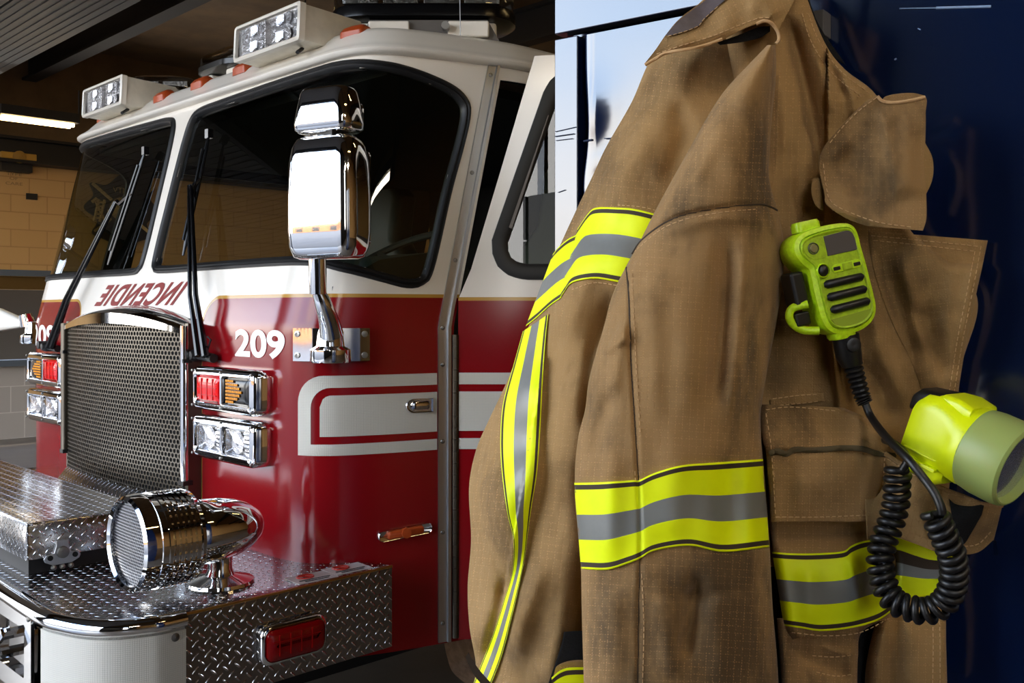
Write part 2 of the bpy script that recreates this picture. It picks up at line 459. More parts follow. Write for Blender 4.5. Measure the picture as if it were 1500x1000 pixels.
for k in range(33):                                            # arched chrome header
    x = -.49 + .98 * k / 32; h = 1 - (x / .49) ** 2; z0 = gtop(x) - .006
    rows.append([(x, gy(x) - .004, z0), (x, gy(x) - .012, z0 + .002), (x, gy(x) - .012, z0 + .014 + .024 * h), (x, gy(x) - .004, z0 + .020 + .027 * h), (x, .05, z0 + .032 + .032 * h), (x, .05, z0)])
b.grid(rows, closed_u=True).build('grille_header', CHROME, GRILLE, smooth=40)
for sg in (-1, 1):
    b = MB().tube([(sg * .492, -.004, .92), (sg * .492, -.004, 1.408)], .013, 14, flat=1.0)
    b.build('grille_side_bar', CHROME if sg > 0 else PERF, GRILLE)
    box('bar_cap', (sg * .492, 0, 1.3), (.028, .03, .012), BLACK, GRILLE); box('bar_cap', (sg * .492, 0, .925), (.032, .032, .014), BLACK, GRILLE)
    box('grille_return', (sg * .488, .035, 1.14), (.02, .06, .55), PERF, GRILLE)
box('grille_back', (0, .048, 1.14), (.98, .004, .58), DARK, GRILLE)
b = MB(); b.grid([[(x, gy(x) + .006 - .09 * t, .874 - .105 * t) for x in np.linspace(-.48, .48, 25)] for t in (0, .15, .5, 1)])
b.build('grille_apron', DIAMOND, GRILLE, smooth=40)

# --- decals and lettering that follow the shell
def sz_strip(name, outer, inner, m, closed=False):
    b = MB(); b.grid([[srf(*p, .0015) for p in outer], [srf(*q, .0015) for q in inner]], closed_u=closed)
    b.build(name, m, TR, smooth=180)
def dens(P, step=.012):
    L = sum(math.dist(a, b_) for a, b_ in zip(P, P[1:])); return [tuple(p) for p in resample(P, max(2, int(L / step)))]
def rc(s0, s1, z0, z1, r):                                      # open band outline: bottom right -> left -> top right
    P = [(s1, z0), (s0, z0)] + [(s0, z1 - r)] + [(s0 + r - r * math.cos(a), z1 - r + r * math.sin(a)) for a in np.linspace(0, PI / 2, 9)[1:]] + [(s1, z1)]
    return P
def par(P, n=90): return [tuple(p) for p in resample(P, n)]
def band(name, A, B, n=26):
    """A and B have the same corner count; resample span by span"""
    oa, ob = [], []
    for k in range(len(A) - 1):
        m_ = n if math.dist(A[k], A[k + 1]) > .1 else 2
        for j in range(m_):
            t = j / m_; oa.append(tuple(np.array(A[k]) * (1 - t) + np.array(A[k + 1]) * t)); ob.append(tuple(np.array(B[k]) * (1 - t) + np.array(B[k + 1]) * t))
    oa.append(A[-1]); ob.append(B[-1]); sz_strip(name, oa, ob, REFW)
for sg in (1, -1):
    A = rc(1.019, 1.421, 1.057, 1.276, .075); B = rc(1.058, 1.421, 1.088, 1.243, .055)
    band('reflective_stripe', [(sg * a, z) for a, z in A], [(sg * a, z) for a, z in B])
    b = MB(); rows = []
    for s in np.linspace(1.083, 1.421, 40):
        top = 1.222 if s > 1.115 else 1.19 + math.sqrt(max(0, .032 ** 2 - (1.115 - s) ** 2))
        rows.append([srf(sg * s, 1.109, .0015), srf(sg * s, top, .0015)])
    b.grid(rows).build('reflective_stripe', REFW, TR, smooth=180)
def text_mesh(txt, bold=.0, shear=0.0, space=1.0):
    cu = bpy.data.curves.new('t', 'FONT'); cu.body = txt; cu.size = 1; cu.offset = bold; cu.shear = shear; cu.resolution_u = 6; cu.space_character = space
    o = bpy.data.objects.new('t', cu); COL.objects.link(o); dg = bpy.context.evaluated_depsgraph_get()
    me = bpy.data.meshes.new_from_object(o.evaluated_get(dg)); bpy.data.objects.remove(o); bpy.data.curves.remove(cu)
    return me
def lettering(name, txt, fn, m, parent, bold=.02, cuts=24, mirror=False, space=1.0):
    """fn(a, b): a, b in 0..1 over the word's box -> point"""
    me = text_mesh(txt, bold, 0, space); bm = bmesh.new(); bm.from_mesh(me); bpy.data.meshes.remove(me)
    xs = [v.co.x for v in bm.verts]; ys = [v.co.y for v in bm.verts]; x0, x1, y0, y1 = min(xs), max(xs), min(ys), max(ys)
    for k in range(1, cuts):
        bmesh.ops.bisect_plane(bm, geom=bm.verts[:] + bm.edges[:] + bm.faces[:], plane_co=(x0 + (x1 - x0) * k / cuts, 0, 0), plane_no=(1, 0, 0))
    bm.verts.ensure_lookup_table()
    b = MB(); vs = []
    for v in bm.verts:
        a = (v.co.x - x0) / (x1 - x0); a = 1 - a if mirror else a
        vs.append(fn(a, (v.co.y - y0) / (y1 - y0)))
    b.add(vs, [tuple(v.index for v in f.verts) for f in bm.faces]); bm.free()
    return b.build(name, m, parent, smooth=0)
lettering('unit_number', '209', lambda a, b: srf(.708 + .262 * a, 1.318 + .082 * b, .002), LETTERW, TR, .03)
lettering('unit_number', '209', lambda a, b: srf(-1.03 + .285 * a, 1.308 + .09 * b, .002), LETTERW, TR, .03)
lettering('mirrored_lettering', 'INCENDIE', lambda a, b: srf(-.384 + .65 * a + .085 * b, 1.472 + .079 * b, .002), simple('deep_red_lettering', '#78100c', .5, Specular_IOR_Level=.2), TR, .03, mirror=True, space=1.16)

# --- light bezels (two each side)
def bezel(sg, zc, kinds, label):
    o = empty('light_bezel', (sg * .723, 0, zc), 0, TR); o['label'] = label
    b = MB(); w, h, d = .372, .128, .062
    sect = [(0, .0, .052), (0, .0, .004), (.008, .0, -.004), (.020, .0, -.007), (.026, .0, -.002), (.027, .0, .028)]
    rings = [[(x, q[2], z) for x, z in rrect(w - 2 * q[0], h - 2 * q[0], max(.006, .024 - q[0] * .6))] for q in sect]
    b.loft(rings, caps=False).build('bezel_frame', CHROME, o, smooth=50)
    box('bezel_back', (0, .03, 0), (w - .04, .004, h - .04), CHROME, o)
    box('lamp_divider', (0, .008, 0), (.012, .03, h - .045), CHROME, o, bevel=.003)
    s = MB()
    for x in (-w / 2 + .012, 0, w / 2 - .012):
        for z in (-h / 2 + .012, h / 2 - .012): s.lathe([(0, -.010), (.004, -.009), (.0045, -.005)], (x, 0, z), (0, 1, 0), 8)
    build_each(s, 'bezel_screw', BOLT, o)
    for k, kd in zip((-1, 1), kinds):
        cx = k * .083; lw, lh = .142, .078
        if kd == 'red':
            b = MB(); b.loft([[(cx + x, y, z) for x, z in rrect(lw - q, lh - q, .014)] for q, y in ((0, .028), (0, .004), (.012, -.004), (.05, -.006))])
            b.build('red_lamp', REDL, o, smooth=40)
            r = MB()
            for x in (-.034, 0, .034): r.box((cx + x, -.006, 0), (.004, .003, lh * .8))
            for z in (-.018, .004, .018): r.box((cx, -.006, z), (lw * .8, .003, .0022))
            r.build('lens_ribs', simple('bright_red_ribs', '#b80a0c', .2) if 'bright_red_ribs' not in bpy.data.materials else bpy.data.materials['bright_red_ribs'], o)
        elif kd == 'amber':
            b = MB(); b.loft([[(cx + x, y, z) for x, z in rrect(lw - q, lh - q, .014)] for q, y in ((0, .028), (0, .006), (.012, 0), (.05, -.001))])
            b.build('turn_signal', GLOSSBLACK, o, smooth=40)
            a = MB(); d_ = sg
            for r_ in range(7):
                z = -.030 + r_ * .010; n = 8 - int(abs(r_ - 3) * 1.4)
                for q in range(n): a.box((cx + d_ * (-.052 + q * .0115), -.003, z), (.010, .004, .0075))
            a.build('amber_dot_pattern', AMBER, o, bevel=.0015)
        else:
            b = MB(); b.loft([[(cx + x, y, z) for x, z in rrect(lw - q, lh - q, .012)] for q, y in ((.0, .004), (.03, .026), (.06, .030))], caps=False)
            b.lathe([(.034, .010), (.026, .024), (.012, .028), (.010, .008), (0, .004)], (cx - .012, 0, 0), (0, 1, 0), 20)
            for q in range(6): b.box((cx + .042, .016 - q * .001, -.028 + q * .011), (.03, .01, .008), Matrix.Rotation(.5 - q * .2, 4, 'X'))
            b.build('headlamp_reflector', REFLECTOR, o, smooth=30)
            g = MB(); g.loft([[(cx + x, y, z) for x, z in rrect(lw - q, lh - q, .014)] for q, y in ((0, .026), (0, .000), (.010, -.005))])
            g.build('headlamp_lens', CLEARL, o, smooth=40)
for sg, side in ((1, 'near'), (-1, 'far')):
    bezel(sg, 1.222, ('red', 'amber') if sg > 0 else ('amber', 'red'), 'chrome bezel with a red lamp and an amber arrow signal')
    bezel(sg, 1.077, ('head', 'head'), 'chrome bezel with two clear headlamps')

# --- pillar extrusion, hinge, latch, marker
b = MB(); rows = []
for z in list(np.arange(.505, 2.2, .03)) + [2.2]:
    rows.append([srf(1.424 + a, z, o) for a, o in ((0, 0), (.0, .006), (.026, .006), (.027, .014), (.036, .014), (.037, .0))])
PS = b.grid(rows).build('pillar_extrusion', ALU, TR, smooth=30)
b = MB()
for z in (.56, .82, 1.08, 1.30, 1.405, 1.60, 1.86, 2.16):
    p = srf(1.437, z, .006); nx, ny = cnorm(1.437); b.lathe([(.007, 0), (.006, .003), (0, .0045)], p, (nx, ny, 0), 10)
build_each(b, 'screw', BOLT, PS)
b = MB()
for k in range(26):
    z = .515 + k * .0335; p = srf(1.474, z, .012); b.tube([p, p + Vector((0, 0, .0325))], .010, 10)
b.build('piano_hinge', simple('dark_hinge_steel', '#5b544a', .35, 1), TR)
LT = empty('door_latch', srf(1.366, 1.186, 0), math.atan2(*cnorm(1.366)[::-1]) + PI / 2, TR)
b = MB(); P = [(.043, -.021), (.043, .021)] + [(-.02 + .024 * math.cos(a), .021 * math.sin(a)) for a in np.linspace(PI / 2, 1.5 * PI, 12)]
b.loft([[(x * q, -y, z * q) for x, z in P] for q, y in ((1, 0), (1, .004), (.93, .008), (.8, .006), (.72, -.004))]).build('latch_frame', CHROME, LT, smooth=40)
b = MB(); b.loft([[(x * q, -y, z * q) for x, z in P] for q, y in ((.7, 0), (.66, .008), (.45, .012))]).build('latch_paddle', CHROME, LT, smooth=50)
MK = empty('side_marker_light', srf(1.322, .832, 0), math.atan2(*cnorm(1.322)[::-1]) + PI / 2, TR)
tilt = Matrix.Rotation(-.085, 4, 'Y')
b = MB(); b.loft([[tilt @ Vector((x, -y, z)) for x, z in rrect(.165 - q, .034 - q, .0155 - q * .3, 6)] for q, y in ((0, 0), (0, .006), (.006, .011), (.012, .009))]).build('marker_bezel', CHROME, MK, smooth=50)
b = MB(); b.loft([[tilt @ Vector((x, -y, z)) for x, z in rrect(.108 - q, .022 - q, .008, 4)] for q, y in ((0, .004), (0, .013), (.006, .016))]); b.lathe([(.016, .0), (.015, .020), (.0, .021)], (0, 0, 0), (0, -1, 0), 8)
b.build('marker_lens', ORANGE, MK, smooth=40)

# --- front door, standing ajar on the hinge
hp = srf(1.474, 1.3, .012)
DR = empty('front_door', (hp.x, hp.y, 0), TH, TR)                # local x runs along the opened door, local -y faces out
Yd = (YC - TS * hp.x + TC * hp.y)
def dp(px, py): p = W(px, py, Yd); q = w2l(p); d = Vector((q.x - hp.x, q.y - hp.y)); return (d.x * TC + d.y * TS, p.z)
x0 = .008
OUT = [(x0, .51), (.95, .51), (.95, 2.17), dp(815, 80), dp(783, 82), dp(735, 244), dp(690, 394), (x0, dp(672, 438)[1])]
WIN = [dp(723, 352), dp(724, 372), dp(732, 390), dp(748, 402), dp(768, 407), (.84, dp(0, 407)[1]), (.87, 1.60), (.87, 2.03), (.84, 2.08), dp(845, 106), dp(826, 108), dp(810, 116), dp(799, 134)]
b = MB(); n = len(OUT)
bm = bmesh.new()
vo = [bm.verts.new((x, 0, z)) for x, z in OUT]; vi = [bm.verts.new((x, 0, z)) for x, z in WIN]
eo = [bm.edges.new((vo[k], vo[(k + 1) % n])) for k in range(n)]; ei = [bm.edges.new((vi[k], vi[(k + 1) % len(vi)])) for k in range(len(vi))]
bmesh.ops.triangle_fill(bm, edges=eo + ei, use_beauty=True)
fs = [f for f in bm.faces]; ext = bmesh.ops.extrude_face_region(bm, geom=fs)
for v in ext['geom']:
    if isinstance(v, bmesh.types.BMVert): v.co.y += .05
bm.verts.ensure_lookup_table(); bm.verts.index_update()
b.add([v.co[:] for v in bm.verts], [tuple(v.index for v in f.verts) for f in bm.faces]); bm.free()
def mk_door_paint():
    t = NT('door_two_tone_paint'); x, y, z = t.xyz(t.coord())
    c = t.mix(t.math('LESS_THAN', z, 1.485), srgb('#e6e0d6'), srgb('#7c0b12')); c = t.mix(t.math('LESS_THAN', t.math('ABSOLUTE', t.math('SUBTRACT', z, 1.488)), .005), c, srgb('#b58a3c'))
    t.pbr(c, .14); return t.mat
b.build('door_panel', mk_door_paint(), DR, smooth=0)
def dense(P, st=.02):
    out = []
    for k in range(len(P)):
        a, c = np.array(P[k]), np.array(P[(k + 1) % len(P)]); m_ = max(1, int(np.linalg.norm(c - a) / st)); out += [a + (c - a) * q / m_ for q in range(m_)]
    return out
g = MB(); _c = dense(WIN); ring = [tuple(p) for p in resample(list(_c) + [_c[0]], 130)[:-1]]; rows = []
for k, (x, z) in enumerate(ring):
    a, c = ring[k - 1], ring[(k + 1) % len(ring)]; dx, dz = c[0] - a[0], c[1] - a[1]; l = math.hypot(dx, dz) or 1; nx, nz = -dz / l, dx / l
    rows.append([(x + nx * w, y, z + nz * w) for w, y in ((-.006, .002), (-.004, -.008), (.026, -.012), (.040, -.004), (.042, .03), (-.006, .03))])
g.grid(rows, closed_u=True, closed_v=True).build('door_window_gasket', BLACK, DR, smooth=50)
b = MB(); b.add([(x, .02, z) for x, z in WIN], [tuple(range(len(WIN)))]); b.build('door_window', GLASS, DR, smooth=0)
b = MB(); p, q = dp(800, 168), dp(746, 334); d = Vector((q[0] - p[0], 0, q[1] - p[1])); L = d.length; d.normalize()
b.box(((p[0] + q[0]) / 2, -.004, (p[1] + q[1]) / 2), (.018, .012, L), Matrix.Rotation(math.atan2(d.x, d.z), 4, 'Y')); b.build('vent_window_bar', simple('dull_grey_bar', '#6a6562', .45, .6), DR, bevel=.002)
for z0, z1 in ((1.243, 1.276), (1.109, 1.222), (1.057, 1.088)):
    box('door_stripe', (.47, -.001, (z0 + z1) / 2), (.92, .003, z1 - z0), REFW, DR)

# --- cab interior
SEAT = simple('black_vinyl', '#16201f', .45)
DASH = simple('dark_green_dash', '#23312f', .6)
b = MB(); b.loft([[(x, y, z) for y, z in ((.12, 1.3), (.14, 1.52), (.3, 1.60), (.5, 1.63), (.66, 1.58), (.7, 1.3))] for x in np.linspace(-1.08, 1.08, 12)]).build('dashboard', DASH, TR, smooth=50)
def seat(x, y):
    o = empty('cab_seat', (x, y, .6), 0, TR)
    MB().loft([[(a, b_, .5 + z) for a, b_ in rrect(.5 - q, .5 - q, .09)] for z, q in ((-.1, .05), (-.06, 0), (.02, 0), (.06, .08))]).build('seat_cushion', SEAT, o)
    MB().loft([[(a, .26 + b_ + (z - .5) * .14, z) for a, b_ in rrect(.5 * w, .14, .05)] for z, w in ((.5, .95), (.62, 1), (.9, 1), (1.12, .9), (1.2, .6), (1.24, .56), (1.42, .56), (1.46, .4))]).build('seat_back', SEAT, o)
    box('seat_base', (0, 0, .17), (.4, .4, .44), DARK, o)
seat(.62, 1.25); seat(-.62, 1.25)
b = MB(); c0 = Vector((.62, .72, 1.62)); ax = Vector((0, -.5, .86)).normalized(); e1 = Vector((1, 0, 0)); e2 = ax.cross(e1)
b.tube([c0 + (e1 * math.cos(a) + e2 * math.sin(a)) * .23 for a in np.linspace(0, 2 * PI, 40)[:-1]], .014, 8, closed=True)
for a in (.4, PI - .4, 1.5 * PI): b.tube([c0, c0 + (e1 * math.cos(a) + e2 * math.sin(a)) * .23], .011, 6)
b.tube([c0, c0 - ax * .3], .03, 8); b.build('steering_wheel', simple('dark_wheel_rim', '#20282a', .4), TR)

# --- front bumper
BU = empty('front_bumper', (0, -.3, .66), 0, TR); BO = Vector((0, .3, -.66))
def bb(P): return [Vector(p) + BO for p in P]
_bp = [(0, -.60), (.6, -.60), (.98, -.603), (1.10, -.585), (1.19, -.54), (1.238, -.46), (1.248, -.37), (1.240, 0), (1.236, .225)]
BC = [tuple(p) for p in crom([(-.6, -.6)] + _bp, 12)][12:]
BC = [(-x, y) for x, y in BC[::-1]][:-1] + BC
BZ0, BZ1 = .548, .763
def bseg(cond): return [p for p in BC if cond(p)]
def bnorm(i):
    a, c = BC[max(0, i - 1)], BC[min(len(BC) - 1, i + 1)]; dx, dy = c[0] - a[0], c[1] - a[1]; l = math.hypot(dx, dy); return dy / l, -dx / l
def bstrip(name, idx, prof, m, closed=False, smooth=40):
    """prof: [(outward offset, z)] swept along part of the bumper outline"""
    rows = []
    for i in idx:
        nx, ny = bnorm(i); rows.append(bb([(BC[i][0] + nx * o, BC[i][1] + ny * o, z) for o, z in prof]))
    return MB().grid(rows, closed_u=closed).build(name, m, BU, smooth=smooth)
ALLI = range(len(BC))
FRONT = [i for i in ALLI if BC[i][1] < -.365]
SIDE = [i for i in ALLI if BC[i][1] > -.372 and BC[i][0] > 0]; SIDEL = [i for i in ALLI if BC[i][1] > -.372 and BC[i][0] < 0]
b = MB(); rows = []
dk = [i for i in ALLI]
half = len(BC)
pts = bb([(x, y, BZ1) for x, y in BC]); 
rows = [[p for p in pts], [Vector((p.x * .80, min(.46, p.y + .2), p.z)) for p in pts], [Vector((p.x * .5, .5, p.z)) for p in pts]]
b.grid(rows); deck = b.build('bumper_deck', DIAMOND, BU, smooth=30)
bstrip('front_skin', FRONT, [(-.004, BZ0), (-.004, BZ1)], CHROME)
bstrip('end_plate', SIDE, [(-.05, BZ0), (0, BZ0), (0, BZ1 - .002), (-.004, BZ1 + .001), (-.05, BZ1 + .001)], DIAMOND)
bstrip('end_plate', SIDEL, [(-.05, BZ0), (0, BZ0), (0, BZ1 - .002), (-.004, BZ1 + .001), (-.05, BZ1 + .001)], DIAMOND)
bstrip('chrome_top_rail', FRONT, [(-.03, BZ1 + .003), (-.015, BZ1 + .010), (.0, BZ1 + .009), (.012, BZ1), (.015, BZ1 - .012), (.008, BZ1 - .024), (-.002, BZ1 - .028), (-.002, BZ1 - .04)], CHROME, smooth=80)
bstrip('chrome_bottom_rail', FRONT, [(-.002, BZ0 + .022), (.010, BZ0 + .014), (.012, BZ0), (.0, BZ0 - .012), (-.03, BZ0 - .012)], CHROME, smooth=80)
b = MB(); e = bb([(BC[i][0], BC[i][1], BZ1 + .001) for i in SIDE]); b.tube(e, .0035, 6)
b.build('end_plate_edge', simple('worn_brass_edge', '#b99a5c', .3, 1), BU)
REFI = [i for i in FRONT if BC[i][0] > 1.0]
bstrip('white_reflective_panel', REFI, [(-.003, BZ0 + .024), (.003, BZ0 + .024), (.003, BZ1 - .032), (-.003, BZ1 - .032)], REFW)
REFI = [i for i in FRONT if BC[i][0] < -1.0]
bstrip('white_reflective_panel', REFI, [(-.003, BZ0 + .024), (.003, BZ0 + .024), (.003, BZ1 - .032), (-.003, BZ1 - .032)], REFW)
b = MB()
for z in (BZ0 + .045, BZ1 - .045): b.lathe([(.011, 0), (.010, .004), (0, .007)], bb([(1.247, -.395, z)])[0], (1, 0, 0), 10)
build_each(b, 'panel_screw', BOLT, BU)
box('bumper_core', bb([(0, -.14, .655)])[0], (2.10, .84, .19), DARK, BU); box('bumper_core', bb([(0, .0, .655)])[0], (2.44, .42, .19), DARK, BU)
# recessed chrome tow-hook pocket on the front face
TP = empty('tow_pocket', (.83, -.606, .655), 0, TR)
P_ = rrect(.30, .205, .012, 3); Q_ = rrect(.21, .115, .008, 3)
b = MB(); b.loft([[(x, -q[1], z) for x, z in (P_ if q[0] else Q_)] for q in ((1, 0), (1, .008), (0, .008), (0, -.06))], caps=False); b.build('pocket_plate', CHROME, TP, smooth=30)
box('pocket_back', (0, .058, 0), (.22, .004, .13), ALU, TP)
b = MB().tube([(-.03, .05, -.03), (-.03, -.03, -.03), (0, -.045, 0), (.02, -.03, .03), (.02, .05, .03)], .014, 8); b.build('tow_hook', CHROME, TP)
b = MB()
for x in (-.135, .135):
    for z in (-.088, .088): b.lathe([(.007, 0), (.006, .003), (0, .005)], (x, -.008, z), (0, -1, 0), 8)
build_each(b, 'pocket_bolt', BOLT, TP)
# red warning light on the near end plate
ML = empty('bumper_light', (1.2475, -.095, .647), math.radians(90 - .8), TR)
b = MB(); b.loft([[(x, -y, z) for x, z in rrect(.185 - q, .098 - q, .026, 6)] for q, y in ((0, 0), (.0, .012), (.006, .020), (.016, .022), (.022, .014))]); b.build('bumper_light_bezel', CHROME, ML, smooth=50)
b = MB(); b.loft([[(x, -y, z) for x, z in rrect(.16 - q, .074 - q, .016, 5)] for q, y in ((0, .01), (0, .026), (.012, .032), (.05, .034))]); b.build('bumper_light_lens', DKRED, ML, smooth=40)
b = MB()
for x in (-.05, -.02, .01, .04): b.box((x, -.034, 0), (.003, .003, .05))
b.box((0, -.034, .01), (.13, .003, .002)); b.build('lens_ribs', simple('red_lens_ribs', '#96090b', .2), ML)
# two warning labels on the deck
def label_plate(x, y, rz):
    o = empty('warning_label', (x, y, BZ1 + .002), rz, TR)
    box('label_plate', (0, 0, 0), (.115, .075, .002), simple('pale_label', '#b9b2b0', .4) if 'pale_label' not in bpy.data.materials else bpy.data.materials['pale_label'], o)
    b = MB().tube([(-.012 + .022 * math.cos(a), .012 + .018 * math.sin(a), .002) for a in np.linspace(0, 2 * PI, 24)[:-1]], .0028, 6, closed=True)
    b.tube([(-.026, .026, .002), (.002, -.001, .002)], .0026, 6); b.build('prohibition_ring', LETTERR, o)
    b = MB().box((-.012, .014, .0012), (.012, .022, .001)); b.lathe([(.006, 0), (0, .001)], (-.012, .028, .0012), (0, 0, 1), 10)
    for k in range(2): b.box((.0, -.016 - .012 * k, .0012), (.09 - .02 * k, .005, .001))
    b.build('label_print', DARK, o)
label_plate(1.185, .005, math.radians(88)); label_plate(1.175, .122, math.radians(88))

# --- hose tray box with tread-plate lid
HB = empty('hose_box', (0, -.355, .763), 0, TR)
box('box_base', (0, 0, .02), (1.27, .30, .04), BLACK, HB)
b = MB(); b.loft([[(x, y, z) for x, y in rrect(1.315 - q, .325 - q, .008, 2)] for z, q in ((.042, 0), (.13, 0), (.137, .008), (.138, .03))]); b.build('box_lid', DIAMOND, HB, smooth=30)
LA = empty('lid_latch', (.660, -.43, .793), math.radians(90), TR)
P_ = [(-.055, 0), (-.06, .012), (-.05, .024), (-.028, .026), (-.02, .05), (-.02, .068), (.02, .068), (.02, .05), (.028, .026), (.05, .024), (.06, .012), (.055, 0), (.03, -.012), (-.03, -.012)]
b = MB().prism([(x * .8, z * .8) for x, z in P_], (0, 0, 0), (1, 0, 0), (0, 0, 1), (0, -1, 0), .007); b.build('latch_plate', ALU, LA, bevel=.002)
b = MB()
for x in (-.032, .032): b.lathe([(.007, 0), (.007, .004), (0, .004)], (x, -.007, .011), (0, -1, 0), 12)
build_each(b, 'latch_hole', DARK, LA)
b = MB().lathe([(.016, 0), (.015, .008), (.006, .011), (0, .010)], (0, -.007, .022), (0, -1, 0), 16)
for x in (-.022, 0, .022): b.lathe([(.0075, 0), (.0065, .006), (0, .009)], (x, -.004, -.016), (0, -1, 0), 10)
b.build('latch_cam', BOLT, LA)

# --- chrome mechanical siren on the bumper
SI = empty('siren', (1.06, -.42, .9), 0, TR)
b = MB(); b.lathe([(.100, .012), (.100, -.004), (.106, -.010), (.113, -.004), (.1155, .012), (.116, .03), (.113, .034), (.113, .05)] + [(r_, .05 + .0135 * k + d_) for k in range(6) for r_, d_ in ((.116, 0), (.116, .008), (.109, .0088), (.109, .0128))] + [(.114, .133), (.112, .142), (.08, .146)], (0, 0, 0), (0, 1, 0), 72, close=False)
b.build('siren_ring', CHROME, SI, smooth=30)
b = MB()
for k in range(36):                                            # vanes across the rear slots
    a = 2 * PI * k / 36; c_, s_ = math.cos(a), math.sin(a)
    b.box((.1125 * c_, .09, .1125 * s_), (.006, .078, .004), Matrix.Rotation(-a, 4, 'Y'))
b.build('siren_vanes', CHROME, SI)
b = MB(); ps = .0085
for i in range(-13, 14):
    for j in range(-13, 14):
        x, z = (i + .5 * (j % 2)) * ps, j * ps * .87
        if x * x + z * z < .098 ** 2: b.lathe([(.0052, .0), (.0047, -.0018), (.0032, -.0018), (.0030, .004)], (x, .006 - .004 * (1 - (x * x + z * z) / .0096), z), (0, 1, 0), 8, close=False)
b.build('siren_grille', simple('bright_mesh', '#a2a4aa', .28, 1), SI, smooth=40)
MB().lathe([(0, .012), (.1, .012), (.1, .014)], (0, 0, 0), (0, 1, 0), 40).build('siren_throat', simple('dull_siren_throat', '#2c2e33', .5, .6), SI)
MB().lathe([(.070, .14), (.079, .155), (.081, .19), (.079, .23), (.072, .27), (.060, .305), (.042, .333), (.02, .350), (0, .355)], (0, 0, 0), (0, 1, 0), 56).build('siren_housing', CHROME, SI, smooth=60)
b = MB().lathe([(.085, -.136), (.083, -.128), (.06, -.122), (.036, -.115), (.030, -.10), (.03, -.07)], (0, .235, 0), (0, 0, 1), 36); b.build('siren_pedestal', CHROME, SI, smooth=40)

